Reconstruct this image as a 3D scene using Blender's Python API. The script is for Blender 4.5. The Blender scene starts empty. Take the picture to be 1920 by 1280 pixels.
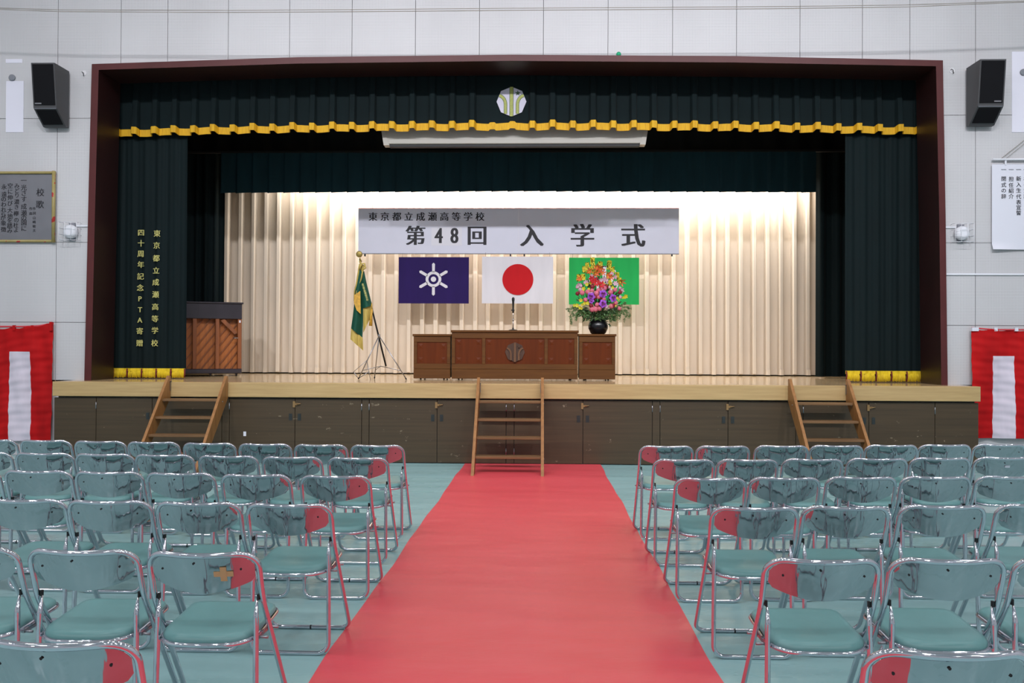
import bpy, math, random
from mathutils import Vector, Matrix, Euler
random.seed(7)
SC = bpy.context.scene
COL = SC.collection
PI = math.pi

# ------------------------------------------------------------------ camera
F = 1650.0
CAM = Vector((0, 0, 1.54))
_yaw, _pitch, _roll = math.atan(50 / F), math.atan(12 / F), 0.0043
_d = Vector((-math.sin(_yaw) * math.cos(_pitch), math.cos(_yaw) * math.cos(_pitch), math.sin(_pitch)))
_r = _d.cross(Vector((0, 0, 1))).normalized()
_u = _r.cross(_d).normalized()
_R = _r * math.cos(_roll) + _u * math.sin(_roll)
_U = _u * math.cos(_roll) - _r * math.sin(_roll)
cd = bpy.data.cameras.new('camera')
cd.sensor_width = 36; cd.lens = F / 1920 * 36; cd.clip_end = 200
co = bpy.data.objects.new('camera', cd); COL.objects.link(co)
M3 = Matrix((_R, _U, -_d)).transposed()
co.matrix_world = Matrix.Translation(CAM) @ M3.to_4x4()
SC.camera = co

def _ray(px, py): return _d * F + _R * (px - 960) - _U * (py - 640)
def P(px, py, Y):
    v = _ray(px, py); return CAM + v * (Y / v.y)
def G(px, py, z):
    v = _ray(px, py); return CAM + v * ((z - CAM.z) / v.z)
def PX(px, py, Y): return P(px, py, Y).x
def PZ(px, py, Y): return P(px, py, Y).z

# ------------------------------------------------------------------ world, lamps, exposure
SC.view_settings.view_transform = 'Standard'
SC.view_settings.look = 'None'
SC.view_settings.gamma = 1.0
SC.view_settings.use_curve_mapping = False
SC.view_settings.exposure = 0.0
w = bpy.data.worlds.new('world'); SC.world = w; w.use_nodes = True
w.node_tree.nodes['Background'].inputs[0].default_value = (0.75, 0.8, 0.9, 1)
w.node_tree.nodes['Background'].inputs[1].default_value = 0.05

def lamp(name, loc, power, size, color, rot=(0, 0, 0), size_y=None, shape='DISK', spread=PI):
    l = bpy.data.lights.new(name, 'AREA'); l.energy = power; l.size = size; l.shape = shape
    l.color = color; l.spread = spread
    if size_y: l.size_y = size_y
    o = bpy.data.objects.new(name, l); o.location = loc; o.rotation_euler = rot; COL.objects.link(o)
    return o
CEIL = 8.9
for yy, pw in ((8.2, 24), (3.6, 46), (-1.2, 58), (-6.0, 50)):
    for k in range(7):
        lamp('hall_lamp', ((k - 3) * 3.0, yy, CEIL - 0.45), pw, 0.36, (0.965, 0.955, 1.0))
for k in range(6):   # spotlights aimed at the stage
    lamp('stage_spot', ((k - 2.5) * 2.2, 3.5, CEIL - 0.4), 52, 0.26, (0.95, 0.95, 1.0), (math.radians(56), 0, 0), spread=math.radians(86))
# row of border lamps hidden above the second border curtain
for k in range(9):
    lamp('border_lamp', (-4.2 + k * 1.04, 15.3, 4.66), 38 if k else 14, 0.85, (1.0, 0.955, 0.90),
         (math.radians(30), 0, 0), 0.12, 'RECTANGLE')

# ------------------------------------------------------------------ materials
def lin(c):
    r = []
    for v in c[:3]:
        v = v / 255.0
        r.append(v / 12.92 if v <= 0.04045 else ((v + 0.055) / 1.055) ** 2.4)
    return (*r, 1)
class NT:
    def __init__(s, name):
        s.m = bpy.data.materials.new(name); s.m.use_nodes = True
        s.t = s.m.node_tree; s.b = s.t.nodes['Principled BSDF']
    def n(s, typ, **kw):
        q = s.t.nodes.new(typ)
        for k, v in kw.items(): setattr(q, k, v)
        return q
    def l(s, a, b): s.t.links.new(a, b)
    def val(s, op, a, b=None, c=None):
        q = s.n('ShaderNodeMath', operation=op)
        for i, x in enumerate((a, b, c)):
            if x is None: continue
            if isinstance(x, (int, float)): q.inputs[i].default_value = x
            else: s.l(x, q.inputs[i])
        return q.outputs[0]
    def coords(s, scale=(1, 1, 1), kind='Object'):
        tc = s.n('ShaderNodeTexCoord'); mp = s.n('ShaderNodeMapping'); mp.inputs['Scale'].default_value = scale
        s.l(tc.outputs[kind], mp.inputs[0]); return mp.outputs[0]
    def noise(s, scale, detail=3, vec=None, rough=0.5):
        q = s.n('ShaderNodeTexNoise'); q.inputs['Scale'].default_value = scale
        q.inputs['Detail'].default_value = detail; q.inputs['Roughness'].default_value = rough
        if vec is not None: s.l(vec, q.inputs['Vector'])
        return q.outputs[0]
    def ramp(s, fac, stops):
        q = s.n('ShaderNodeValToRGB'); e = q.color_ramp.elements
        while len(e) < len(stops): e.new(0.5)
        for i, (p, c) in enumerate(stops): e[i].position = p; e[i].color = lin(c)
        s.l(fac, q.inputs[0]); return q.outputs[0]
    def mix(s, fac, a, b):
        q = s.n('ShaderNodeMix', data_type='RGBA')
        for x, i in ((fac, 0), (a, 6), (b, 7)):
            if isinstance(x, (int, float)): q.inputs[i].default_value = x
            elif isinstance(x, tuple): q.inputs[i].default_value = lin(x)
            else: s.l(x, q.inputs[i])
        return q.outputs[2]
    def bump(s, h, strength=0.3, dist=0.01):
        q = s.n('ShaderNodeBump'); q.inputs['Strength'].default_value = strength
        q.inputs['Distance'].default_value = dist; s.l(h, q.inputs['Height'])
        s.l(q.outputs[0], s.b.inputs['Normal'])
    def col(s, c):
        if isinstance(c, tuple): s.b.inputs['Base Color'].default_value = lin(c)
        else: s.l(c, s.b.inputs['Base Color'])
def mat(name, c, rough=0.6, metal=0.0, var=0.0, vscale=3, bump=0.0, bscale=60, spec=0.5, stretch=(1, 1, 1)):
    q = NT(name); q.b.inputs['Roughness'].default_value = rough; q.b.inputs['Metallic'].default_value = metal
    q.b.inputs['Specular IOR Level'].default_value = spec
    if var:
        v = q.noise(vscale, 4, q.coords(stretch))
        a = tuple(max(0, x * (1 - var)) for x in c); b = tuple(min(255, x * (1 + var)) for x in c)
        q.col(q.ramp(v, [(0.3, a), (0.7, b)]))
    else: q.col(c)
    if bump: q.bump(q.noise(bscale, 3, q.coords(stretch)), bump, 0.004)
    return q.m
def wood(name, a, b, along='X', rough=0.4, scale=1.0, spec=0.5):
    q = NT(name); st = {'X': (0.5, 8, 8), 'Y': (8, 0.5, 8), 'Z': (8, 8, 0.5)}[along]
    st = tuple(x * scale for x in st)
    n1 = q.noise(3, 6, q.coords(st), 0.6); q.col(q.ramp(n1, [(0.3, a), (0.72, b)]))
    q.b.inputs['Roughness'].default_value = rough; q.b.inputs['Specular IOR Level'].default_value = spec
    q.bump(n1, 0.08, 0.003); return q.m

def m_perforated():
    q = NT('perforated_board'); tc = q.n('ShaderNodeTexCoord'); sx = q.n('ShaderNodeSeparateXYZ')
    q.l(tc.outputs['Object'], sx.inputs[0])
    def cell(o):
        f = q.val('FRACT', q.val('DIVIDE', o, 0.0212)); return q.val('SUBTRACT', f, 0.5)
    u, v = cell(sx.outputs[0]), cell(sx.outputs[2])
    d = q.val('SQRT', q.val('ADD', q.val('MULTIPLY', u, u), q.val('MULTIPLY', v, v)))
    hole = q.val('LESS_THAN', d, 0.17)
    n = q.noise(0.9, 4, q.coords((1, 1, 0.5)))
    base = q.ramp(n, [(0.3, (200, 198, 200)), (0.7, (211, 209, 211))])
    q.col(q.mix(hole, base, (122, 120, 124))); q.b.inputs['Roughness'].default_value = 0.55
    return q.m
def m_cloth(name, c, rough=0.85, sheen=0.0, thread=900, var=0.08):
    q = NT(name); n = q.noise(2.0, 4, q.coords((3, 3, 0.6)))
    a = tuple(x * (1 - var) for x in c); b = tuple(min(255, x * (1 + var)) for x in c)
    q.col(q.ramp(n, [(0.3, a), (0.7, b)])); q.b.inputs['Roughness'].default_value = rough
    q.b.inputs['Specular IOR Level'].default_value = 0.2
    if sheen:
        q.b.inputs['Sheen Weight'].default_value = sheen; q.b.inputs['Sheen Roughness'].default_value = 0.4
    q.bump(q.noise(90, 3, q.coords((1, 1, 0.18))), 0.15, 0.002); return q.m
def m_floor():
    q = NT('teal_floor_sheet')
    v = q.coords((0.35, 2.2, 1)); n = q.noise(1.2, 5, v)
    q.col(q.ramp(n, [(0.3, (143, 181, 182)), (0.7, (154, 192, 192))]))
    q.b.inputs['Roughness'].default_value = 0.30; q.b.inputs['Specular IOR Level'].default_value = 0.5
    q.l(q.ramp(q.noise(2.0, 3, v), [(0.3, (125, 125, 125)), (0.7, (165, 165, 165))]), q.b.inputs['Roughness'])
    q.bump(q.noise(2.4, 4, q.coords((0.5, 1.3, 1))), 0.2, 0.02); return q.m
def m_carpet():
    q = NT('red_runner'); n = q.noise(2.2, 5, q.coords((0.5, 2.0, 1)))
    q.col(q.ramp(n, [(0.3, (228, 76, 86)), (0.7, (235, 84, 95))]))
    q.b.inputs['Roughness'].default_value = 0.33; q.b.inputs['Specular IOR Level'].default_value = 0.5
    q.bump(q.noise(2.2, 5, q.coords((0.9, 1.8, 1))), 0.35, 0.02); return q.m
def m_chrome(name, rough, wav=0.0, c=(198, 198, 206)):
    q = NT(name); q.col(c); q.b.inputs['Metallic'].default_value = 1
    q.b.inputs['Roughness'].default_value = rough
    if wav: q.bump(q.noise(19, 2, q.coords((1, 1, 0.2)), 0.4), wav, 0.02)
    return q.m
def m_skirt():
    q = NT('dark_olive_board'); n = q.noise(2, 5, q.coords((0.4, 1, 14)))
    base = q.ramp(n, [(0.3, (62, 49, 32)), (0.7, (75, 60, 40))])
    sc = q.noise(7.0, 6, q.coords((1, 1, 1.6)), 0.75)
    mask = q.val('MULTIPLY', q.val('GREATER_THAN', sc, 0.665), 0.5)
    q.col(q.mix(mask, base, (165, 150, 125))); q.b.inputs['Roughness'].default_value = 0.5
    return q.m
def m_deck():
    q = NT('stage_deck_wood'); b = q.n('ShaderNodeTexBrick'); b.offset = 0.37
    b.inputs['Scale'].default_value = 1.0; b.inputs['Brick Width'].default_value = 1.8
    b.inputs['Row Height'].default_value = 0.09; b.inputs['Mortar Size'].default_value = 0.002
    b.inputs['Color1'].default_value = lin((196, 165, 122)); b.inputs['Color2'].default_value = lin((212, 184, 142))
    b.inputs['Mortar'].default_value = lin((120, 90, 60)); q.l(q.coords(), b.inputs['Vector'])
    q.col(b.outputs[0]); q.b.inputs['Roughness'].default_value = 0.13
    return q.m
def m_steelplate():
    q = NT('brushed_steel'); q.col((150, 150, 155)); q.b.inputs['Metallic'].default_value = 0.9
    q.b.inputs['Roughness'].default_value = 0.33; q.bump(q.noise(1.6, 2, q.coords()), 0.5, 0.05); return q.m
def m_bamboo():
    q = NT('bamboo_frame'); n = q.noise(11, 1, q.coords())
    q.col(q.ramp(n, [(0.0, (150, 130, 75)), (0.66, (165, 150, 95)), (0.68, (175, 50, 40)), (1.0, (175, 50, 40))]))
    q.b.inputs['Roughness'].default_value = 0.5; return q.m
def m_fringe(name, c, dark, per=0.012):
    q = NT(name); tc = q.n('ShaderNodeTexCoord'); sx = q.n('ShaderNodeSeparateXYZ'); q.l(tc.outputs['Object'], sx.inputs[0])
    f = q.val('FRACT', q.val('DIVIDE', sx.outputs[0], per)); t = q.val('ABSOLUTE', q.val('SUBTRACT', f, 0.5))
    n = q.noise(60, 2, q.coords((1, 1, 0.1)))
    q.col(q.ramp(q.val('ADD', q.val('MULTIPLY', t, 0.8), q.val('MULTIPLY', n, 0.6)), [(0.2, dark), (0.5, c)]))
    q.b.inputs['Roughness'].default_value = 0.7; q.bump(t, 0.6, 0.004); return q.m

M = dict(
    wall=m_perforated(), plain=mat('painted_wall', (224, 222, 225), 0.6, var=0.02), gap=mat('joint_backing_board', (92, 90, 92), 0.8),  # gap: dark grey board seen between panels and doors
    ceil=mat('ceiling_paint', (232, 232, 234), 0.7), floor=m_floor(), carpet=m_carpet(),
    maroon=mat('maroon_lacquer', (84, 40, 40), 0.42, spec=0.25, var=0.06, vscale=2, bump=0.05, bscale=20), maroon_shade=mat('maroon_painted_shade', (40, 19, 19), 0.4, var=0.1, vscale=2),  # second maroon is the first one darkened to stand for shade
    green=m_cloth('dark_green_velvet', (8, 23, 25), 0.8, 0.03), green2=m_cloth('blue_green_curtain', (22, 52, 60), 0.8, 0.05),
    black=mat('stage_black', (8, 8, 8), 0.9), cream=m_cloth('cream_curtain', (216, 202, 184), 0.6, var=0.02),
    yellow=m_fringe('yellow_fringe', (226, 176, 20), (170, 105, 12)), yellow2=m_fringe('bright_yellow_fringe', (236, 206, 30), (180, 140, 15), 0.009),
    tie=mat('dark_red_tie', (110, 30, 22), 0.7), deck=m_deck(), lip=wood('stage_lip_wood', (176, 146, 98), (198, 168, 118), 'X', 0.4),
    skirt=m_skirt(), stair=wood('stair_oak', (134, 90, 48), (166, 116, 66), 'Z', 0.45), tread=wood('tread_wood', (104, 74, 46), (132, 98, 64), 'X', 0.4),
    brown=wood('lectern_frame_wood', (84, 50, 20), (104, 66, 28), 'X', 0.4, spec=0.3), redpanel=wood('lectern_panel_wood', (86, 36, 8), (100, 44, 11), 'Z', 0.4, spec=0.22),
    darkwood=wood('carved_dark_wood', (62, 40, 28), (80, 54, 40), 'Z', 0.45), carvelight=wood('carved_light_wood', (92, 60, 38), (112, 76, 48), 'Z', 0.45),
    chrome=m_chrome('chrome_tube', 0.07, 0, (210, 210, 218)), chrome2=m_chrome('chrome_sheet', 0.05, 0.16, (176, 180, 184)), steel=mat('steel', (160, 160, 165), 0.3, 1.0),
    rust=mat('worn_steel', (130, 118, 105), 0.4, 0.9, var=0.2, vscale=30), seat=mat('teal_vinyl', (104, 150, 149), 0.33, var=0.05, vscale=4, bump=0.04, bscale=120),
    rubber=mat('black_rubber', (18, 18, 20), 0.6), white=mat('white_plastic', (225, 226, 232), 0.4), paper=mat('white_paper', (222, 222, 232), 0.6),
    ink=mat('black_ink', (26, 24, 32), 0.6), gold=mat('gold_embroidery', (196, 190, 112), 0.6), speaker=mat('speaker_grey', (66, 66, 68), 0.5, bump=0.1, bscale=300),
    grille=mat('speaker_grille', (12, 12, 16), 0.8, spec=0.2), navy=m_cloth('navy_flag_cloth', (40, 22, 86), 0.7, var=0.04),
    flagwhite=m_cloth('white_flag_cloth', (226, 224, 230), 0.7, var=0.02), flagred=m_cloth('red_flag_disc', (200, 26, 34), 0.7, var=0.03),
    flaggreen=m_cloth('green_flag_cloth', (38, 172, 86), 0.7, var=0.04), bred=m_cloth('bunting_red', (184, 16, 20), 0.75, var=0.06), bwhite=m_cloth('bunting_white', (216, 206, 218), 0.75, var=0.04),
    banner=mat('banner_sheet', (214, 216, 232), 0.5, var=0.01), casing=mat('screen_casing', (176, 172, 163), 0.5), plate=m_steelplate(), bamboo=m_bamboo(),
    piano=mat('piano_black', (52, 47, 54), 0.25, var=0.05), soundboard=wood('soundboard_spruce', (156, 84, 27), (184, 108, 42), 'Z', 0.45), strut=wood('piano_post_wood', (120, 66, 30), (150, 86, 42), 'Z', 0.45),
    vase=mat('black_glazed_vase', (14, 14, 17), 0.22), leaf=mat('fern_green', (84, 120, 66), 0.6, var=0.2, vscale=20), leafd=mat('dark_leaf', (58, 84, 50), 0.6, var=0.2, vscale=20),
    pink=mat('pink_petal', (204, 104, 122), 0.6, var=0.1, vscale=40), lpink=mat('pale_pink_petal', (198, 158, 172), 0.6, var=0.08, vscale=40),
    red=mat('red_petal', (190, 34, 40), 0.6), dred=mat('crimson_petal', (125, 14, 34), 0.6), orange=mat('orange_petal', (216, 92, 50), 0.6), yel=mat('yellow_petal', (206, 192, 40), 0.6),
    purple=mat('purple_petal', (150, 70, 190), 0.6, var=0.15, vscale=60), purpled=mat('deep_purple_petal', (100, 16, 92), 0.6), lilac=mat('whitish_petal', (200, 188, 194), 0.6),
    flagdk=m_cloth('deep_green_silk', (22, 74, 58), 0.5, 0.1), goldcloth=mat('gold_brocade', (196, 150, 52), 0.5, var=0.1, vscale=30), goldfr=m_fringe('gold_fringe', (196, 172, 88), (120, 96, 40), 0.01),
    brass=mat('dull_brass', (150, 130, 70), 0.45, 0.6), embsilver=mat('silver_cloth', (200, 196, 212), 0.6, var=0.03), embgreen=mat('olive_gold_cloth', (160, 165, 84), 0.6, var=0.08, vscale=40), embdark=mat('embroidery_outline', (60, 84, 56), 0.7),
    tape=mat('masking_tape', (196, 168, 120), 0.7), brassold=mat('aged_brass_latch', (150, 120, 80), 0.5, 0.5), vent=mat('grey_vent', (130, 132, 140), 0.6), wire=mat('pale_wire', (150, 144, 134), 0.5),
    ball=mat('green_ball', (30, 170, 120), 0.6), patch=mat('white_patch_paper', (232, 230, 242), 0.5), rope=mat('rope_red_white', (206, 60, 70), 0.8), handle=mat('dull_pull', (62, 66, 66), 0.4, 0.6),
)

# ------------------------------------------------------------------ mesh builder
class MB:
    def __init__(s): s.v = []; s.f = []; s.sm = []
    def add(s, vs, fs, smooth=False):
        b = len(s.v); s.v += [tuple(v) for v in vs]; s.f += [tuple(i + b for i in f) for f in fs]; s.sm += [smooth] * len(fs); return s
    def box(s, x0, x1, y0, y1, z0, z1):
        vs = [(x, y, z) for x in (x0, x1) for y in (y0, y1) for z in (z0, z1)]
        return s.add(vs, [(0, 1, 3, 2), (4, 6, 7, 5), (0, 4, 5, 1), (2, 3, 7, 6), (0, 2, 6, 4), (1, 5, 7, 3)])
    def bevbox(s, x0, x1, y0, y1, z0, z1, b=0.006):
        # box with chamfered front (-Y) rim
        vs = [(x0, y1, z0), (x1, y1, z0), (x1, y1, z1), (x0, y1, z1), (x0, y0 + b, z0), (x1, y0 + b, z0), (x1, y0 + b, z1), (x0, y0 + b, z1),
              (x0 + b, y0, z0 + b), (x1 - b, y0, z0 + b), (x1 - b, y0, z1 - b), (x0 + b, y0, z1 - b)]
        fs = [(0, 1, 2, 3)] + [(i, 4 + i, 4 + (i + 1) % 4, (i + 1) % 4) for i in range(4)] + [(4 + i, 8 + i, 8 + (i + 1) % 4, 4 + (i + 1) % 4) for i in range(4)] + [(11, 10, 9, 8)]
        return s.add(vs, fs)
    def prism(s, pts, axis, a, b, smooth=False):
        # pts 2D; axis 'Y': pts are (x,z); 'X': pts are (y,z); 'Z': (x,y)
        def mk(p, t): return {'Y': (p[0], t, p[1]), 'X': (t, p[0], p[1]), 'Z': (p[0], p[1], t)}[axis]
        n = len(pts); vs = [mk(p, a) for p in pts] + [mk(p, b) for p in pts]
        fs = [tuple(range(n)), tuple(range(2 * n - 1, n - 1, -1))]
        s.add(vs, fs); b0 = len(s.v) - 2 * n
        for i in range(n):
            j = (i + 1) % n; s.f.append((b0 + i, b0 + n + i, b0 + n + j, b0 + j)); s.sm.append(smooth)
        return s
    def tube(s, pts, r, seg=8, closed=False, caps=True, smooth=True):
        pts = [Vector(p) for p in pts]; n = len(pts); rs = r if isinstance(r, (list, tuple)) else [r] * n
        tans = []
        for i in range(n):
            a = pts[(i - 1) % n] if (closed or i > 0) else pts[i]
            b = pts[(i + 1) % n] if (closed or i < n - 1) else pts[i]
            tans.append((b - a).normalized())
        t0 = tans[0]; up = Vector((0, 0, 1)) if abs(t0.z) < 0.9 else Vector((1, 0, 0))
        nrm = (up - t0 * up.dot(t0)).normalized(); vs = []
        for i in range(n):
            t = tans[i]; nrm = (nrm - t * nrm.dot(t)).normalized(); bn = t.cross(nrm)
            for k in range(seg):
                a = 2 * PI * k / seg; vs.append(pts[i] + (nrm * math.cos(a) + bn * math.sin(a)) * rs[i])
        fs = []; m = n if closed else n - 1
        # match twist on closure
        sh = 0
        if closed:
            best = 1e9
            for c in range(seg):
                dd = (vs[c] - vs[(n - 1) * seg]).length
                if dd < best: best = dd; sh = c
        for i in range(m):
            j = (i + 1) % n
            for k in range(seg):
                k2 = (k + 1) % seg
                if closed and i == n - 1: fs.append((i * seg + k, i * seg + k2, j * seg + (k2 + sh) % seg, j * seg + (k + sh) % seg))
                else: fs.append((i * seg + k, i * seg + k2, j * seg + k2, j * seg + k))
        s.add(vs, fs, smooth)
        if caps and not closed:
            b = len(s.v) - n * seg
            s.f.append(tuple(b + k for k in range(seg))[::-1]); s.sm.append(False)
            s.f.append(tuple(b + (n - 1) * seg + k for k in range(seg))); s.sm.append(False)
        return s
    def lathe(s, prof, c=(0, 0, 0), seg=24, axis='Z', smooth=True):
        vs = []; n = len(prof)
        for (r, h) in prof:
            for k in range(seg):
                a = 2 * PI * k / seg; p = (r * math.cos(a), r * math.sin(a), h)
                if axis == 'Y': p = (p[0], p[2], p[1])
                if axis == 'X': p = (p[2], p[0], p[1])
                vs.append((p[0] + c[0], p[1] + c[1], p[2] + c[2]))
        fs = [(i * seg + k, i * seg + (k + 1) % seg, (i + 1) * seg + (k + 1) % seg, (i + 1) * seg + k) for i in range(n - 1) for k in range(seg)]
        s.add(vs, fs, smooth); b = len(s.v) - n * seg
        s.f.append(tuple(b + k for k in range(seg))[::-1]); s.sm.append(False)
        s.f.append(tuple(b + (n - 1) * seg + k for k in range(seg))); s.sm.append(False)
        return s
    def grid(s, fn, nu, nv, smooth=True):
        vs = [fn(i / nu, j / nv) for j in range(nv + 1) for i in range(nu + 1)]
        fs = [(j * (nu + 1) + i, j * (nu + 1) + i + 1, (j + 1) * (nu + 1) + i + 1, (j + 1) * (nu + 1) + i) for j in range(nv) for i in range(nu)]
        return s.add(vs, fs, smooth)
    def move(s, d):
        s.v = [(v[0] + d[0], v[1] + d[1], v[2] + d[2]) for v in s.v]; return s

def obj(name, mb, m, parent=None, thick=0.0):
    me = bpy.data.meshes.new(name); me.from_pydata(mb.v, [], mb.f); me.update()
    me.polygons.foreach_set('use_smooth', mb.sm); me.materials.append(M[m] if isinstance(m, str) else m)
    import bmesh
    bm = bmesh.new(); bm.from_mesh(me); bmesh.ops.recalc_face_normals(bm, faces=bm.faces); bm.to_mesh(me); bm.free()
    o = bpy.data.objects.new(name, me); COL.objects.link(o)
    if parent: o.parent = parent
    if thick:
        md = o.modifiers.new('thickness', 'SOLIDIFY'); md.thickness = thick; md.offset = 0
        es = o.modifiers.new('crisp_rim', 'EDGE_SPLIT'); es.split_angle = math.radians(50)
    return o
def rehome(o, org):
    # put the mesh origin of a parentless object at org
    o.data.transform(Matrix.Translation(-Vector(org))); o.location = org; return o
def tag(o, label, cat, group=None, kind=None):
    o['label'] = label; o['category'] = cat
    if group: o['group'] = group
    if kind: o['kind'] = kind
    return o
def thing(name, label, cat, loc=(0, 0, 0), group=None, kind=None, rotz=0):
    o = bpy.data.objects.new(name, None); o.location = loc; o.rotation_euler = (0, 0, rotz); COL.objects.link(o)
    o.empty_display_size = 0.1
    return tag(o, label, cat, group, kind)
def part(name, mb, m, root, thick=0.0, label=None):
    # geometry given in world coordinates, parented to an unrotated thing (or a part sitting at its origin)
    org = Vector(root.get('org', root.location))
    o = obj(name, mb.move(-org), m, root, thick); o['org'] = tuple(org)
    if label: o['label'] = label
    return o
def finish():
    for o in bpy.data.objects:
        if 'org' in o: del o['org']

# ------------------------------------------------------------------ text
_gl = {}
def glyph(ch):
    if ch not in _gl:
        c = bpy.data.curves.new('g', 'FONT'); c.body = ch; c.resolution_u = 3
        o = bpy.data.objects.new('g', c); COL.objects.link(o); bpy.context.view_layer.update()
        me = bpy.data.meshes.new_from_object(o.evaluated_get(bpy.context.evaluated_depsgraph_get()))
        vs = [(v.co.x, v.co.y) for v in me.vertices]; fs = [tuple(p.vertices) for p in me.polygons]
        bpy.data.objects.remove(o); bpy.data.curves.remove(c); bpy.data.meshes.remove(me)
        xs = [v[0] for v in vs]; ys = [v[1] for v in vs]
        cx, cy = (0.5, 0.37)
        if ord(ch) < 256: cx = (min(xs) + max(xs)) / 2; cy = (min(ys) + max(ys)) / 2
        _gl[ch] = ([(x - cx, y - cy) for x, y in vs], fs)
    return _gl[ch]
def write(root, m, items, Y, smear=0.02, sx=1.0, name='character'):
    for it in items: part(name, letters(MB(), [it], Y, smear, sx), m, root)
def letters(mb, items, Y, smear=0.02, sx=1.0):
    # items: (char, x, z, size) ; letters face -Y on plane Y
    for (ch, x, z, s) in items:
        vs, fs = glyph(ch)
        for q, dx in enumerate((-smear, 0, smear) if smear else (0,)):
            mb.add([(x + (a * sx + dx) * s, Y - 0.0004 * q, z + b * s) for a, b in vs], fs)
    return mb

# ------------------------------------------------------------------ key planes
YS, HS = 11.63, 1.061          # stage front edge, stage height
YF, YW = 12.10, 12.20          # frame front, hall end wall
YV = 12.84                     # valance
YP = 13.0                      # lectern front
YB = 15.15                     # banner and flags
Y2 = 14.75                     # second border curtain
YC = 15.8                      # cream curtain

# ------------------------------------------------------------------ hall shell
XL, XR, YR = -10.6, 10.9, -11.0
o = obj('floor', MB().box(XL, XR, YR, 16.8, -0.12, 0), 'floor'); tag(o, 'pale teal vinyl sheeting laid over the whole hall floor', 'floor', kind='structure')
o = obj('ceiling', MB().box(XL, XR, YR, YW + 0.3, CEIL, CEIL + 0.1), 'ceil'); tag(o, 'flat pale hall ceiling', 'ceiling', kind='structure')
o = obj('wall_left', MB().box(XL - 0.2, XL, YR, YW + 0.3, 0, CEIL), 'plain'); tag(o, 'plain pale wall left of the chairs', 'wall', kind='structure')
o = obj('wall_right', MB().box(XR, XR + 0.2, YR, YW + 0.3, 0, CEIL), 'plain'); tag(o, 'plain pale wall right of the chairs', 'wall', kind='structure')
o = obj('wall_rear', MB().box(XL, XR, YR - 0.2, YR, 0, CEIL), 'plain'); tag(o, 'plain pale wall behind the audience', 'wall', kind='structure')

# opening outline of the proscenium frame (outer edge), front plane YF
def FP(pts, Y=YF): return [(P(x, y, Y).x, P(x, y, Y).z) for x, y in pts]
outer = FP([(158, 712), (165, 400), (172, 120), (560, 107), (960, 102.5), (1380, 105), (1768, 113), (1773, 400), (1777, 719)])
inner = FP([(171, 712), (178, 400), (185, 131), (560, 119), (960, 114), (1380, 117), (1755, 124), (1761, 400), (1765, 719)])
outer[0] = (outer[0][0], HS); outer[-1] = (outer[-1][0], HS); inner[0] = (inner[0][0], HS); inner[-1] = (inner[-1][0], HS)
# front wall: backing plus perforated board panels
wf = thing('wall_front', 'hall end wall of white perforated acoustic boards around the stage', 'wall', (0, YW, 0), kind='structure')
mb = MB(); fxl, fxr = outer[0][0] + 0.05, outer[-1][0] - 0.05
ftop = lambda x: outer[2][1] + 0.14 * (1 - (x / 6.3) ** 2)
mb.box(XL, fxl, YW + 0.03, YW + 0.3, 0, CEIL); mb.box(fxr, XR, YW + 0.03, YW + 0.3, 0, CEIL); mb.box(fxl, fxr, YW + 0.03, YW + 0.3, outer[4][1] - 0.08, CEIL)
part('wall_backing', mb, 'gap', wf)
jx = [107, 227, 314.5, 428, 543, 660, 779, 899, 1019, 1140, 1261, 1381, 1500, 1617, 1706, 1829]
JX = [PX(x, 60 if 120 < x < 1800 else 300, YW) for x in jx]
step = 0.865
left = [JX[0] - step * k for k in range(1, 6)][::-1]; right = [JX[-1] + step * k for k in range(1, 6)]
JX = [XL] + [x for x in left if x > XL + 0.1] + JX + [x for x in right if x < XR - 0.1] + [XR]
zl = [0.0, PZ(110, 604, YW), PZ(110, 454, YW), PZ(110, 222, YW), 7.35, CEIL]
g = 0.0035
def arch(x):
    for a, b in zip(outer[2:6], outer[3:7]):
        if a[0] <= x <= b[0]: return a[1] + (b[1] - a[1]) * (x - a[0]) / (b[0] - a[0])
    return outer[2][1] if x < 0 else outer[6][1]
fl, fr = outer[1][0] + 0.03, outer[-2][0] - 0.03
def edge_x(sl, z):
    pts = outer[:3] if sl else outer[-1:-4:-1]
    for a_, b_ in zip(pts[:-1], pts[1:]):
        if a_[1] <= z <= b_[1]: return a_[0] + (b_[0] - a_[0]) * (z - a_[1]) / (b_[1] - a_[1]) + (0.03 if sl else -0.03)
    return (pts[0] if z < pts[0][1] else pts[-1])[0] + (0.03 if sl else -0.03)
for x0, x1 in zip(JX[:-1], JX[1:]):
    for k, (z0, z1) in enumerate(zip(zl[:-1], zl[1:])):
        a, b, c, d = x0 + g, x1 - g, z0 + g, z1 - g
        if b < fl or a > fr: poly = [(a, c), (b, c), (b, d), (a, d)]
        elif a < fl:
            if k < 3: poly = [(a, c), (edge_x(1, c), c), (edge_x(1, d), d), (a, d)]
            elif k == 3: poly = [(a, c), (edge_x(1, c), c), (edge_x(1, 9), arch(fl) - 0.03), (b, arch(b) - 0.03), (b, d), (a, d)]
            else: poly = [(a, c), (b, c), (b, d), (a, d)]
        elif b > fr:
            if k < 3: poly = [(edge_x(0, c), c), (b, c), (b, d), (edge_x(0, d), d)]
            elif k == 3: poly = [(fr, c), (b, c), (b, d), (a, d), (a, arch(a) - 0.03), (edge_x(0, 9), arch(fr) - 0.03)]
            else: poly = [(a, c), (b, c), (b, d), (a, d)]
        else:
            if k < 3: continue
            poly = [(a, arch(a) - 0.03), (b, arch(b) - 0.03), (b, d), (a, d)] if k == 3 else [(a, c), (b, c), (b, d), (a, d)]
        part('wall_panel', MB().prism(poly, 'Y', YW, YW + 0.028), 'wall', wf)

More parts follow.
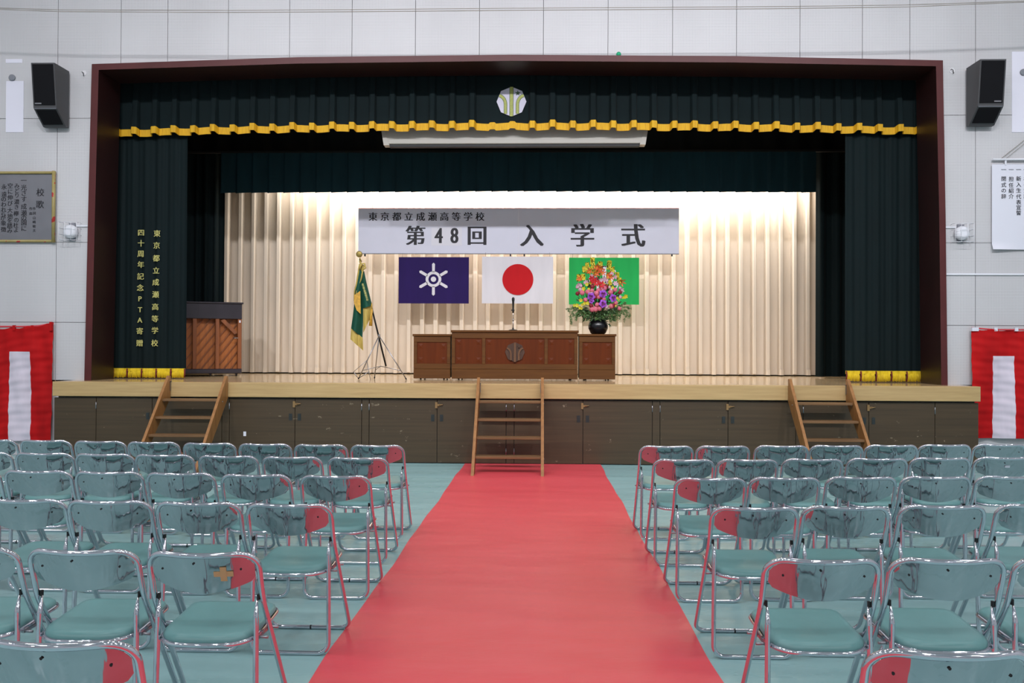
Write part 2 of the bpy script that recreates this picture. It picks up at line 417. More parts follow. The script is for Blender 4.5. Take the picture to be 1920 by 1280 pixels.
# stage house behind the opening
sh = thing('stage_enclosure', 'black painted walls and roof enclosing the stage', 'wall', (0, 16, HS), kind='structure')
part('back_wall', MB().box(-7.4, 7.4, 16.6, 16.75, HS, 6.4), 'black', sh)
part('side_wall', MB().box(-7.5, -7.4, YW + 0.31, 16.6, HS, 6.4), 'black', sh)
part('side_wall', MB().box(7.4, 7.5, YW + 0.31, 16.6, HS, 6.4), 'black', sh)
part('roof', MB().box(-7.5, 7.5, YW + 0.31, 16.75, 6.4, 6.5), 'black', sh)

# proscenium frame
fr_ = thing('proscenium_frame', 'glossy maroon box frame around the stage opening', 'frame', (0, YF, HS), kind='structure')
n = len(outer); YD = 12.74
vs = [(x, YF, z) for x, z in outer] + [(x, YF, z) for x, z in inner] + [(x, YD, z) for x, z in outer] + [(x, YD, z) for x, z in inner]
fs = []
for i in range(n - 1):
    fs += [(i, i + 1, n + i + 1, n + i), (n + i, n + i + 1, 3 * n + i + 1, 3 * n + i), (i, 2 * n + i, 2 * n + i + 1, i + 1), (2 * n + i, 3 * n + i, 3 * n + i + 1, 2 * n + i + 1)]
for i in (0, n - 1): fs.append((i, n + i, 3 * n + i, 2 * n + i))
for nm, sl in (('side_board', (0, 1)), ('top_board', (2, 3, 4, 5)), ('side_board', (6, 7))):
    mb = MB(); ff = []
    for i in sl: ff += [fs[4 * i], fs[4 * i + 2], fs[4 * i + 3]]
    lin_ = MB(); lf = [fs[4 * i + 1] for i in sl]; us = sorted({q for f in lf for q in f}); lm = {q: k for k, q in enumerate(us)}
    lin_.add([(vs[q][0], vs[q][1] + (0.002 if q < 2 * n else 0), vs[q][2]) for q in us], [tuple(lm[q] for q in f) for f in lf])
    if 0 in sl: ff.append(fs[-2])
    if 7 in sl: ff.append(fs[-1])
    used = sorted({q for f in ff for q in f}); mp = {q: k for k, q in enumerate(used)}
    mb.add([vs[q] for q in used], [tuple(mp[q] for q in f) for f in ff]); b_ = part(nm, mb, 'maroon', fr_); part('shaded_inner_face', lin_, 'maroon_shade', b_, label='inner faces in maroon darkened for shade')  # inner faces of the frame: shade of the reveal put into a darker maroon

# ------------------------------------------------------------------ stage body
SXL, SXR = PX(98, 730, YS), PX(1839, 735, YS)
st = thing('stage', 'raised wooden stage with pale lip over dark olive storage doors', 'stage', (0, YS, 0), kind='structure')
part('stage_deck', MB().box(SXL, SXR, YS + 0.02, YW + 0.0, HS - 0.06, HS).box(-7.4, 7.4, YW, 16.6, HS - 0.06, HS), 'deck', st)
lipz = PZ(960, 747.5, YS)
part('stage_lip', MB().bevbox(SXL, SXR, YS, YS + 0.16, lipz, HS + 0.001, 0.006), 'lip', st)
part('skirt_backing', MB().box(SXL + 0.03, SXR - 0.03, YS + 0.10, YW, 0, lipz), 'gap', st)
YK = YS + 0.045
# vertical joints of the doors in pixels: d door, s strip
sk = [(101, 180, 'skirt_strip'), (180, 285, 'storage_door'), (285, 416, 'storage_door'), (416, 430, 'skirt_strip'), (430, 553, 'storage_door'), (553, 678, 'storage_door'), (678, 692, 'skirt_strip'),
      (692, 819.5, 'storage_door'), (819.5, 949, 'storage_door'), (949, 964, 'skirt_strip'), (964, 1093, 'storage_door'), (1093, 1223, 'storage_door'), (1223, 1237.5, 'skirt_strip'),
      (1237.5, 1365, 'storage_door'), (1365, 1492, 'storage_door'), (1492, 1506, 'skirt_strip'), (1506, 1629, 'storage_door'), (1629, 1753, 'storage_door'), (1753, 1835, 'skirt_strip')]
for i, (a, b, nm) in enumerate(sk):
    x0, x1 = PX(a, 800, YK) + 0.004, PX(b, 800, YK) - 0.004
    dz = 0.02
    dr = part(nm, MB().box(x0, x1, YK, YK + 0.03, 0.012, lipz - dz), 'skirt', st)
    if nm == 'storage_door':
        prev = sk[i - 1][2] == 'skirt_strip'
        hx = x0 - 0.004 if prev else x1 + 0.004
        for z0, z1 in ((0.70, 0.79), (0.12, 0.21)):
            part('hinge', MB().tube([(hx, YK - 0.004, z0), (hx, YK - 0.004, z1)], 0.007, 6), 'steel', dr)
        px_ = x1 - 0.055 if prev else x0 + 0.055
        part('recessed_pull', MB().box(px_ - 0.022, px_ + 0.022, YK - 0.004, YK, 0.56, 0.65).box(px_ - 0.012, px_ + 0.012, YK - 0.007, YK - 0.004, 0.58, 0.63), 'handle', dr)
        if not prev and a not in (285,):
            part('latch', MB().box(x0 - 0.03, x0 + 0.04, YK - 0.012, YK, 0.762, 0.79).box(x0 - 0.03, x0 + 0.0, YK - 0.018, YK, 0.735, 0.815).tube([(x0 + 0.02, YK - 0.02, 0.776), (x0 + 0.075, YK - 0.02, 0.784)], 0.006, 6), 'brassold', dr)
# small folded papers stuck on the doors
for a, b in ((459, 813),):
    x, z = PX(a, b, YK), PZ(a, b, YK)
    tag(rehome(obj('paper_scrap', MB().box(x - 0.018, x + 0.018, YK - 0.003, YK, z - 0.03, z + 0.03), 'paper'), (x, YK, z)), 'tiny scrap of white paper stuck on dark storage door', 'paper')

# ------------------------------------------------------------------ pleated cloth
def sm(t): t = max(0, min(1, t)); return t * t * (3 - 2 * t)
def pulse(t, duty, edge):
    t = t % 1.0; return sm(t / edge) * (1 - sm((t - duty) / edge))
def cloth(x0, x1, z0, z1, Y, per, prof, n=14, nv=6, taper=0.6, zb=None, phase=0.0):
    N = max(4, int((x1 - x0) / per * n)); mb = MB()
    jit = [random.uniform(-0.12, 0.12) for _ in range(400)]; aj = [random.uniform(0.75, 1.2) for _ in range(400)]
    def fn(u, v):
        x = x0 + (x1 - x0) * u; t = (x - x0) / per + phase; k = int(t) % 400
        zt = z1 + (z0 - z1) * v; a = taper + (1 - taper) * v
        zz = zt if zb is None else zt + zb(t) * v
        return (x + jit[k] * per * 0.3 * v * math.sin(PI * (t % 1)), Y - prof(t) * a * aj[k], zz)
    mb.grid(fn, N, nv); return mb
# cream back curtain
o = thing('cream_curtain', 'cream pleated curtain hanging full width at the back of the stage', 'curtain', (0, YC, HS))
ctop = 4.9
CXL, CXR = PX(400, 500, YC), PX(1548, 500, YC)
prof = lambda t: 0.15 * pulse(t, 0.33, 0.07) + 0.012 * math.sin(2 * PI * t * 0.31)
part('curtain_cloth', cloth(CXL, CXR, HS + 0.035, ctop, YC, 0.236, prof, 28, 10, 0.8), 'cream', o)
part('hem', cloth(CXL, CXR, HS + 0.02, HS + 0.12, YC - 0.006, 0.236, prof, 28, 2, 1.0), 'cream', o)
# second border curtain
X2L, X2R = PX(414, 320, Y2), PX(1530, 320, Y2)
o = thing('border_curtain', 'short dark blue-green border curtain hanging above the cream curtain', 'curtain', (0, Y2, 5))
z2b, z2t = PZ(960, 360, Y2), PZ(960, 286, Y2)
saw = lambda t: 0.05 * (1 - (t % 1.0)) * sm((t % 1) / 0.05)
per2 = 30.3 * Y2 / F
part('curtain_cloth', cloth(X2L, X2R, z2b, z2t, Y2, per2, saw, 16, 3, 0.7, zb=lambda t: 0.018 * (t % 1) - 0.045 * abs(t / 37 - 0.5)), 'green2', o)
part('track', MB().box(X2L - 1.4, X2R + 1.4, Y2 - 0.03, Y2 + 0.03, z2t, z2t + 0.035), 'black', o)
# black teaser hiding the flies above
o = obj('black_border', cloth(-7.3, 7.3, z2t - 0.02, 6.3, Y2 + 0.36, 0.4, lambda t: 0.03 * math.sin(2 * PI * t), 8, 2), 'black', thick=0.01); tag(rehome(o, (0, Y2, z2t)), 'black curtain in darkness above the second border', 'curtain')
# wing curtains
rng = lambda t: 0.07 * pulse(t, 0.4, 0.25) + 0.03 * math.sin(2 * PI * t * 0.37 + 1)
def wing(label, xa, xb, Y, m, per):
    o = thing('wing_curtain', label, 'curtain', ((xa + xb) / 2, Y, HS)); part('curtain_cloth', cloth(xa, xb, HS + 0.02, PZ(960, 288, Y), Y, per, rng, 14, 4, 0.9), m, o)
wing('dark green wing curtain standing behind the upright piano', PX(290, 400, 14.95), PX(420, 400, 14.95), 14.97, 'green', 0.17)
wing('dark green wing curtain at the right edge of the cream curtain', PX(1530, 500, 14.9), PX(1640, 500, 14.9), 14.95, 'green', 0.28)
# side curtains with fringe
def side_curtain(label, xa, xb, lett):
    xa2, xb2 = xa, xb; Y = 12.9
    o = thing('side_curtain', label, 'curtain', ((xa + xb) / 2, Y, HS))
    zt, zb_ = 5.2, PZ(280, 692, Y) if xa < 0 else PZ(1660, 697, Y)
    fold = lambda t: 0.012 * math.sin(2 * PI * t) + 0.008 * math.sin(2 * PI * t * 2.3 + 1)
    part('curtain_cloth', cloth(xa, xb, zb_, zt, Y, 0.21, fold, 10, 4, 1.0), 'green', o)
    fz = HS + 0.012; N = 5; wd = (xb - xa) / N
    part('fringe_braid', cloth(xa, xb, zb_ - 0.03, zb_ + 0.015, Y - 0.022, 0.21, fold, 10, 1, 1.0), 'yellow2', o)
    for k in range(N):
        a, b = xa + wd * k + 0.02, xa + wd * (k + 1) - 0.02; mb = MB(); ns = 22
        for q in range(ns):
            x = a + (b - a) * (q + 0.5) / ns; xo = x + (x - (a + b) / 2) * 0.07
            mb.tube([(x, Y - 0.026, zb_ - 0.02), (xo, Y - 0.03 - random.random() * 0.01, (zb_ + fz) / 2), (xo + random.uniform(-.004, .004), Y - 0.03, fz + random.random() * 0.014)], 0.0048, 5)
        part('fringe_tuft', mb, 'yellow2', o)
    for k in range(N + 1):
        x = min(max(xa + wd * k, xa + 0.012), xb - 0.012)
        part('red_tie', MB().tube([(x, Y - 0.035, zb_ + 0.01), (x + 0.004, Y - 0.045, zb_ - 0.06), (x - 0.004, Y - 0.035, fz + 0.01)], 0.011, 6), 'tie', o)
    if lett:
        Yt = Y - 0.035
        c1 = list(zip('東京都立成瀬高等学校', (294.5, 293.7, 293, 292.7, 292, 291.7, 291, 290.6, 290.5, 290), (437.5, 460, 484, 507, 529, 552, 575, 597.5, 619.5, 643)))
        c2 = list(zip('四十周年記念PTA寄贈', (264.5, 264.5, 264, 264, 263.5, 263, 262.6, 262.5, 262.2, 262, 262), (436, 456, 475.5, 496, 518, 539.5, 560, 580.5, 600, 620.5, 643)))
        for c in (c1, c2): write(o, 'gold', [(ch, P(x, y, Yt).x, P(x, y, Yt).z, 13.6 * Yt / F) for ch, x, y in c], Yt, 0.022, name='gold_character')
side_curtain('dark green side curtain with gold Japanese lettering and yellow fringe', PX(213, 700, 12.9), PX(350, 600, 12.9), True)
side_curtain('plain dark green side curtain with yellow fringe on the right', PX(1584, 600, 12.9), PX(1727, 700, 12.9), False)
# front valance
o = thing('front_valance', 'dark green pleated valance with yellow fringe along the stage top', 'curtain', (0, YV, 5))
vper = 37.6 * YV / F
zv = PZ(960, 232, YV); VL, VR = PX(216, 240, YV), PX(1723, 240, YV)
vprof = lambda t: 0.0 if 18.8 < t < 20.9 else 0.085 * pulse(t + 0.1, 0.30, 0.09)
vz = lambda t: -0.085 * (abs(t - 20) / 20) ** 2 + 0.022 * pulse(t + 0.1, 0.30, 0.09) + 0.008 * math.sin(t * 2.9)
def vcloth(z0, z1, off, grow=1.0, nv=5, taper=0.25):
    mb = MB(); N = 40 * 28
    def fn(u, v):
        x = VL + (VR - VL) * u; t = u * 40.1
        a = taper + (1 - taper) * v
        return (x, YV - vprof(t) * a * grow - off, z1 + (z0 - z1) * v + vz(t) * (v if taper < 1 else 1))
    mb.grid(fn, N, nv); return mb
part('valance_cloth', vcloth(zv, 5.75, 0.0), 'green', o, 0.004)
part('fringe', vcloth(zv - 0.098, zv + 0.004, 0.012, 1.05, 2, 1.0), 'yellow', o, 0.012)

# round-cornered octagon emblem on the valance
def emblem(cx, cz, r, Y, root, mats, nm, t=0.006, rot=PI / 8):
    oct_ = [(cx + r * math.cos(PI / 2 + k * PI / 4), cz + r * math.sin(PI / 2 + k * PI / 4)) for k in range(8)]
    e = part(nm, MB().prism(oct_, 'Y', Y - t, Y), mats[0], root)
    def ins(x, z):  # clip radius of the octagon
        a = math.atan2(z, x); k = round((a - PI / 8) / (PI / 4)) * PI / 4 + PI / 8
        return r * math.cos(PI / 8) / max(0.05, math.cos(a - k))
    def strip(pts, hw, d, m, name):
        L, Rr = [], []
        for i, p in enumerate(pts):
            a = pts[max(0, i - 1)]; b = pts[min(len(pts) - 1, i + 1)]; tx, tz = b[0] - a[0], b[1] - a[1]; l = math.hypot(tx, tz)
            nx, nz = -tz / l * hw, tx / l * hw; L.append((cx + p[0] + nx, cz + p[1] + nz)); Rr.append((cx + p[0] - nx, cz + p[1] - nz))
        mb = MB()
        for i in range(len(pts) - 1): mb.prism([L[i], L[i + 1], Rr[i + 1], Rr[i]], 'Y', Y - d, Y - t * 0.5)
        part(name, mb, m, e)
    vert = [(0, -0.985 * r), (0, 0.985 * r)]
    strip(vert, 0.135 * r, t * 1.4, mats[2], 'outline'); strip(vert, 0.105 * r, t * 1.8, mats[1], 'stripe')
    for s in (-1, 1):
        c = [(s * 0.40 * r, -0.82 * r), (s * 0.40 * r, -0.2 * r)] + [(s * (0.40 + 0.52 * (1 - math.cos(a))) * r, (-0.2 + 0.62 * math.sin(a)) * r) for a in [PI / 2 * k / 8 for k in range(1, 8)]]
        c = [p for p in c if math.hypot(*p) < ins(*p) * 1.0]
        strip(c, 0.115 * r, t * 1.4, mats[2], 'outline'); strip(c, 0.085 * r, t * 1.8, mats[1], 'stripe')
    star = [(cx + 0.42 * r + 0.2 * r * (1 if k % 2 == 0 else 0.4) * math.cos(PI / 2 + k * PI / 5), cz + 0.56 * r + 0.2 * r * (1 if k % 2 == 0 else 0.4) * math.sin(PI / 2 + k * PI / 5)) for k in range(10)]
    part('flower_mark', MB().prism(star, 'Y', Y - t * 1.8, Y - t * 0.5), mats[2], e)
    return e
c = P(959, 190, YV - 0.03)
emb = thing('valance_emblem', 'silver octagon school emblem with olive stripes on the front valance', 'emblem', (c.x, YV - 0.02, c.z))
emblem(c.x, c.z, 28 * YV / F, YV - 0.012, emb, ('embsilver', 'embgreen', 'embdark'), 'emblem_plate')

# projection screen casing
a, b = P(714, 250, 12.99), P(1216, 271, 12.99)
o = thing('screen_casing', 'long off-white roller screen casing hanging under the front valance', 'projection screen', ((a.x + b.x) / 2, 13.0, b.z))
part('casing', MB().bevbox(a.x + 0.04, b.x - 0.04, 12.99, 13.13, b.z + 0.02, b.z + 0.3, 0.01), 'casing', o)
part('end_cap', MB().prism([(a.x, a.z + 0.1), (a.x + 0.045, a.z + 0.1), (a.x + 0.13, b.z), (a.x + 0.045, b.z)], 'Y', 12.98, 13.14), 'casing', o)
part('end_cap', MB().prism([(b.x, a.z + 0.1), (b.x - 0.045, a.z + 0.1), (b.x - 0.13, b.z), (b.x - 0.045, b.z)], 'Y', 12.98, 13.14), 'casing', o)
part('bottom_bar', MB().box(a.x + 0.13, b.x - 0.13, 13.0, 13.1, b.z - 0.02, b.z + 0.012), 'rubber', o)

# ------------------------------------------------------------------ banner and flags
s = YB / F
a, b = P(672, 390.5, YB), P(1273, 475, YB); zt, zb_ = (PZ(672, 390, YB) + PZ(1273, 392, YB)) / 2, (PZ(672, 474, YB) + PZ(1273, 476, YB)) / 2
bn = thing('ceremony_banner', 'long white banner with black Japanese ceremony title above the flags', 'banner', ((a.x + b.x) / 2, YB, zb_))
mid = PX(972, 430, YB)
part('banner_board', MB().box(a.x, mid - 0.0006, YB, YB + 0.03, zb_, zt), 'banner', bn)
part('banner_board', MB().box(mid + 0.0006, b.x, YB, YB + 0.03, zb_, zt), 'banner', bn)
part('top_edge', MB().box(a.x, b.x, YB - 0.003, YB + 0.032, zt, zt + 0.008), 'flagred', bn, label='thin red top edge')
part('bottom_edge', MB().box(a.x, b.x, YB - 0.008, YB + 0.032, zb_ - 0.012, zb_), 'vent', bn)
Yt = YB - 0.003
part('number_patch', MB().box(PX(809, 440, YB), PX(866, 440, YB), YB - 0.002, YB, PZ(840, 460, YB), PZ(840, 426, YB)), 'paper', bn)
write(bn, 'ink', [(ch, PX(699.3 + 22.3 * k, 406, Yt), PZ(699.3 + 22.3 * k, 406, Yt), 17.4 * s) for k, ch in enumerate('東京都立成瀬高等学校')], Yt, 0.026)
write(bn, 'ink', [(ch, PX(x, 441.5, Yt), PZ(x, 441.5, Yt), sz * s) for ch, x, sz in (('第', 779, 39), ('回', 894.5, 39), ('入', 997, 45), ('学', 1092, 46), ('式', 1187, 46))], Yt, 0.036)
write(bn, 'ink', [(ch, PX(x, 441.5, Yt), PZ(x, 441.5, Yt), 41 * s) for ch, x in (('4', 822.5), ('8', 852))], Yt - 0.002, 0.03, 0.72)
for x in (684, 957, 983, 1260): q = P(x, 477, YB); part('clip', MB().box(q.x - 0.012, q.x + 0.012, YB, YB + 0.03, q.z - 0.03, q.z + 0.012), 'rubber', bn)
for x in (698, 947, 996, 1248):
    q = P(x, 390, YB); part('hanging_wire', MB().tube([(q.x, YB + 0.015, q.z), (q.x, YB + 0.015, 5.9)], 0.003, 5), 'steel', bn)
def flag(name, label, x0, x1, y0, y1, m):
    a, b = P(x0, y0, YB), P(x1, y1, YB); o = thing(name, label, 'flag', ((a.x + b.x) / 2, YB, b.z))
    mb = MB(); mb.grid(lambda u, v: (a.x + (b.x - a.x) * u, YB - 0.01 - 0.006 * math.sin(u * 7 + v * 2) * v, a.z + (b.z - a.z) * v), 24, 14)
    part('flag_cloth', mb, m, o, 0.006)
    for t in (0.05, 0.95): x = a.x + (b.x - a.x) * t; part('string', MB().tube([(x, YB, a.z - 0.01), (x, YB, a.z + 0.07)], 0.003, 5), 'wire', o)
    return o, ((a.x + b.x) / 2, (a.z + b.z) / 2)
def disc(cx, cz, r, y0, y1, n=48, r2=0, ex=1):
    mb = MB()
    if not r2: return mb.prism([(cx + r * math.cos(2 * PI * k / n) * ex, cz + r * math.sin(2 * PI * k / n)) for k in range(n)], 'Y', y0, y1)
    for k in range(n):
        a, b = 2 * PI * k / n, 2 * PI * (k + 1) / n
        mb.prism([(cx + r * math.cos(a), cz + r * math.sin(a)), (cx + r * math.cos(b), cz + r * math.sin(b)), (cx + r2 * math.cos(b), cz + r2 * math.sin(b)), (cx + r2 * math.cos(a), cz + r2 * math.sin(a))], 'Y', y0, y1)
    return mb
YQ0, YQ1 = YB - 0.024, YB - 0.006
o, (cx, cz) = flag('metropolitan_flag', 'navy flag with white six-rayed sun mark, left under the banner', 748, 879, 482, 569, 'navy')
cx, cz = PX(813, 523.5, YB), PZ(813, 523.5, YB)
part('ring', disc(cx, cz, 14.8 * s, YQ0, YQ1, 40, 9.6 * s), 'flagwhite', o); part('centre_dot', disc(cx, cz, 5 * s, YQ0, YQ1, 24), 'flagwhite', o)
for k in range(6):
    a = PI / 2 + k * PI / 3; ca, sa = math.cos(a), math.sin(a); L1, L2, h = 13.5 * s, 31 * s, 2.5 * s
    pts = [(L1, -h), (L2 - 2.5 * s, -h * 1.1), (L2, 0), (L2 - 2.5 * s, h * 1.1), (L1, h)]
    part('ray', MB().prism([(cx + p * ca - q * sa, cz + p * sa + q * ca) for p, q in pts], 'Y', YQ0, YQ1), 'flagwhite', o)
o, _ = flag('national_flag', 'white flag with large red disc hanging in the centre', 904, 1037, 481, 569, 'flagwhite')
part('red_disc', disc(PX(971, 524, YB), PZ(971, 524, YB), 29 * s, YQ0, YQ1), 'flagred', o)
o, _ = flag('school_flag', 'bright green flag with white octagon mark behind the flowers', 1067, 1198, 483, 571, 'flaggreen')
cx, cz = PX(1133, 527, YB), PZ(1133, 527, YB); r = 29 * s
e = MB()
for k in range(8):
    a, b = PI / 2 + k * PI / 4, PI / 2 + (k + 1) * PI / 4
    e.prism([(cx + r * math.cos(a), cz + r * math.sin(a)), (cx + r * math.cos(b), cz + r * math.sin(b)), (cx + r * .93 * math.cos(b), cz + r * .93 * math.sin(b)), (cx + r * .93 * math.cos(a), cz + r * .93 * math.sin(a))], 'Y', YQ0, YQ1)
part('octagon_outline', e, 'flagwhite', o)
part('centre_stripe', MB().box(cx - 0.12 * r, cx + 0.12 * r, YQ0, YQ1, cz - 0.95 * r, cz + 0.98 * r), 'flagwhite', o)
for sg in (-1, 1):
    pts = [(0.42, -0.85), (0.42, -0.2)] + [(0.42 + 0.48 * (1 - math.cos(q)), -0.2 + 0.6 * math.sin(q)) for q in (0.3, 0.7, 1.1, 1.5)]
    mb = MB()
    for p, q in zip(pts[:-1], pts[1:]): mb.prism([(cx + sg * r * p[0] - .08 * r, cz + r * p[1]), (cx + sg * r * p[0] + .08 * r, cz + r * p[1]), (cx + sg * r * q[0] + .08 * r, cz + r * q[1]), (cx + sg * r * q[0] - .08 * r, cz + r * q[1])], 'Y', YQ0, YQ1)
    part('curved_stripe', mb, 'flagwhite', o)

# ------------------------------------------------------------------ lectern units
def cabinet(name, label, xa, xb, zt, Y, depth, bays, gap=0.0):
    o = thing(name, label, 'lectern', ((xa + xb) / 2, Y, HS))
    z0 = HS + 0.02
    part('carcass', MB().box(xa + 0.01, xb - 0.01, Y + 0.02, Y + depth, z0 + 0.01, zt - 0.03), 'brown', o)
    part('top_board', MB().bevbox(xa - 0.015, xb + 0.015, Y - 0.02, Y + depth + 0.02, zt - 0.032, zt, 0.006), 'brown', o)
    part('plinth', MB().bevbox(xa, xb, Y - 0.004, Y + 0.03, z0, z0 + 0.14, 0.004), 'brown', o)
    st_ = 0.05; zr0, zr1 = z0 + 0.22, zt - 0.12
    part('rail', MB().bevbox(xa, xb, Y, Y + 0.02, zr1, zt - 0.034, 0.003), 'brown', o)
    part('rail', MB().bevbox(xa, xb, Y, Y + 0.02, z0 + 0.142, zr0, 0.003), 'brown', o)
    for k, x in enumerate(bays):
        hw = st_ / 2 if 0 < k < len(bays) - 1 else st_ / 2
        xc = x + (st_ / 2 if k == 0 else -st_ / 2 if k == len(bays) - 1 else 0)
        part('stile', MB().bevbox(xc - hw, xc + hw, Y - 0.003, Y + 0.02, zr0, zr1, 0.003), 'brown', o)
    for k in range(len(bays) - 1):
        x0 = bays[k] + (st_ if k == 0 else st_ / 2); x1 = bays[k + 1] - (st_ if k == len(bays) - 2 else st_ / 2)
        pn = part('door_panel', MB().box(x0, x1, Y + 0.014, Y + 0.022, zr0, zr1), 'redpanel', o)
        wq = 0.07
        for sx in (0, 1):
            for sz in (0, 1):
                cx_ = x0 + 0.055 if sx == 0 else x1 - 0.055; cz_ = zr0 + 0.06 if sz == 0 else zr1 - 0.06; hh = wq / 2
                part('corner_boss', MB().add([(cx_ - hh, Y + 0.014, cz_ - hh), (cx_ + hh, Y + 0.014, cz_ - hh), (cx_ + hh, Y + 0.014, cz_ + hh), (cx_ - hh, Y + 0.014, cz_ + hh), (cx_, Y + 0.009, cz_)], [(0, 1, 4), (1, 2, 4), (2, 3, 4), (3, 0, 4), (3, 2, 1, 0)]), 'redpanel', pn)
    for x in (xa + 0.1, xb - 0.1):
        for y in (Y + 0.06, Y + depth - 0.06): part('caster', MB().lathe([(0.012, -0.012), (0.012, 0.012)], (x, y, HS + 0.0125), 10, 'X'), 'rubber', o)
    return o
X0, X1 = PX(847, 660, YP), PX(1083, 660, YP)
zc = PZ(965, 619, YP - 0.02)
bx = [X0, PX(907, 660, YP), PX(1024, 660, YP), X1]
lc = cabinet('lectern', 'wide central brown wooden lectern with carved round school emblem', X0, X1, zc, YP, 0.7, bx)
e = emblem(PX(965.5, 660, YP), PZ(965.5, 660, YP), 18.5 * YP / F, YP + 0.016, lc, ('darkwood', 'carvelight', 'darkwood'), 'carved_emblem', 0.022)
xa, xb = PX(775, 668, YP), PX(844, 668, YP); zs1 = PZ(810, 626, YP)
cabinet('side_cabinet', 'low brown cabinet left of the lectern with nothing on it', xa, xb, zs1, YP + 0.03, 0.6, [xa, xb])
xa, xb = PX(1086, 668, YP), PX(1154, 668, YP); zs2 = PZ(1120, 626, YP)
cabinet('side_cabinet', 'low brown cabinet right of the lectern carrying the flower vase', xa, xb, zs2, YP + 0.03, 0.6, [xa, xb])
# microphone
q = P(962, 617, YP + 0.3)
o = thing('desk_microphone', 'black microphone on slim chrome desk stand atop the lectern', 'microphone', (q.x, YP + 0.3, zc))
yy = YP + 0.3; k_ = yy / F
part('base', MB().lathe([(0.068, 0), (0.068, 0.008), (0.05, 0.016), (0.014, 0.022), (0.012, 0.045)], (q.x, yy, zc), 24), 'rubber', o)
zt_ = PZ(962, 557, yy)
part('stem', MB().tube([(q.x, yy, zc + 0.04), (q.x, yy, zc + 0.17)], 0.007, 8).tube([(q.x, yy, zc + 0.16), (q.x, yy, zc + 0.30)], 0.005, 8).tube([(q.x, yy, zc + 0.15), (q.x, yy, zc + 0.18)], 0.010, 8), 'steel', o)
part('clamp', MB().tube([(q.x, yy, zc + 0.27), (q.x, yy, zc + 0.34)], 0.014, 8).tube([(q.x - 0.03, yy, zc + 0.31), (q.x + 0.02, yy, zc + 0.31)], 0.009, 8), 'rubber', o)
part('microphone_body', MB().lathe([(0.008, 0), (0.012, 0.01), (0.017, 0.12), (0.021, 0.135), (0.022, 0.16), (0.016, 0.178), (0.005, 0.184)], (q.x, yy, zt_ - 0.184), 16), 'rubber', o)

# ------------------------------------------------------------------ flower arrangement
YFL = YP + 0.3; k_ = YFL / F
vc = P(1121.5, 622, YFL)
fl_ = thing('flower_arrangement', 'large mixed flower arrangement in round black vase on right cabinet', 'flowers', (vc.x, YFL, zs2))
part('vase', MB().lathe([(0.09, 0), (0.115, 0.02), (0.148, 0.09), (0.15, 0.13), (0.135, 0.18), (0.10, 0.215), (0.085, 0.225), (0.09, 0.235), (0.06, 0.236)], (vc.x, YFL, zs2), 32), 'vase', fl_)
fc = Vector((vc.x, YFL, zs2))
def petals(n, L, wd, cup, seg=3, base=0.1, thick=0.0):
    mb = MB()
    for k in range(n):
        a = 2 * PI * k / n + 0.3; ca, sa = math.cos(a), math.sin(a); vs = []
        for i in range(seg + 1):
            t = i / seg; r = L * (base + (1 - base) * t); hw = wd * math.sin(PI * (0.15 + 0.8 * t)) * (1 if i < seg else 0.5); z = -cup * t * L + 0.0
            for sgn in (-1, 1): vs.append((r * ca - sgn * hw * sa, z - abs(sgn) * 0, r * sa + sgn * hw * ca))
        mb.add(vs, [(2 * i, 2 * i + 1, 2 * i + 3, 2 * i + 2) for i in range(seg)], True)
    return mb
def ball(r, n=10, sq=1.0, ruff=0.0):
    mb = MB(); N = 12
    mb.grid(lambda u, v: ((r * (1 + ruff * math.sin(17 * u * 2 * PI + 9 * v))) * math.sin(PI * v) * math.cos(2 * PI * u), -r * sq * math.cos(PI * v) * (1 + ruff), (r * (1 + ruff * math.cos(13 * u * 2 * PI + 11 * v))) * math.sin(PI * v) * math.sin(2 * PI * u)), N, n); return mb
def proto(name, pieces, label=None):
    # joined multi-material bloom facing -Y
    mb = MB(); mats = []; idx = []
    for (b, m) in pieces:
        n0 = len(mb.f); off = len(mb.v); mb.v += b.v; mb.f += [tuple(i + off for i in f) for f in b.f]; mb.sm += b.sm
        if m not in mats: mats.append(m)
        idx += [mats.index(m)] * len(b.f)
    me = bpy.data.meshes.new(name); me.from_pydata(mb.v, [], mb.f); me.polygons.foreach_set('use_smooth', mb.sm)
    for m in mats: me.materials.append(M[m])
    me.polygons.foreach_set('material_index', idx); me.update(); return me
U = k_  # metres per pixel at the arrangement
carn = {c: proto('carnation', [(ball(4.6 * U, 8, 0.7, 0.14), c)]) for c in ('pink', 'lpink', 'dred', 'red')}
orch = proto('orchid', [(petals(5, 8.2 * U, 3.9 * U, -0.1), 'purple'), (petals(3, 4.5 * U, 2.2 * U, 0.5), 'purpled')])
lily = proto('gloriosa_lily', [(petals(6, 8 * U, 1.3 * U, 0.9, 4), 'orange'), (ball(1.2 * U, 5), 'yel')])
rlily = proto('red_lily', [(petals(6, 7.5 * U, 2.0 * U, 0.5, 4), 'red')])
yfl = proto('yellow_orchid', [(petals(5, 4.0 * U, 1.6 * U, 0.3), 'yel')])
wfl = proto('pale_lily', [(petals(6, 6.0 * U, 1.9 * U, 0.4), 'lpink'), (ball(1.4 * U, 5), 'lilac')])
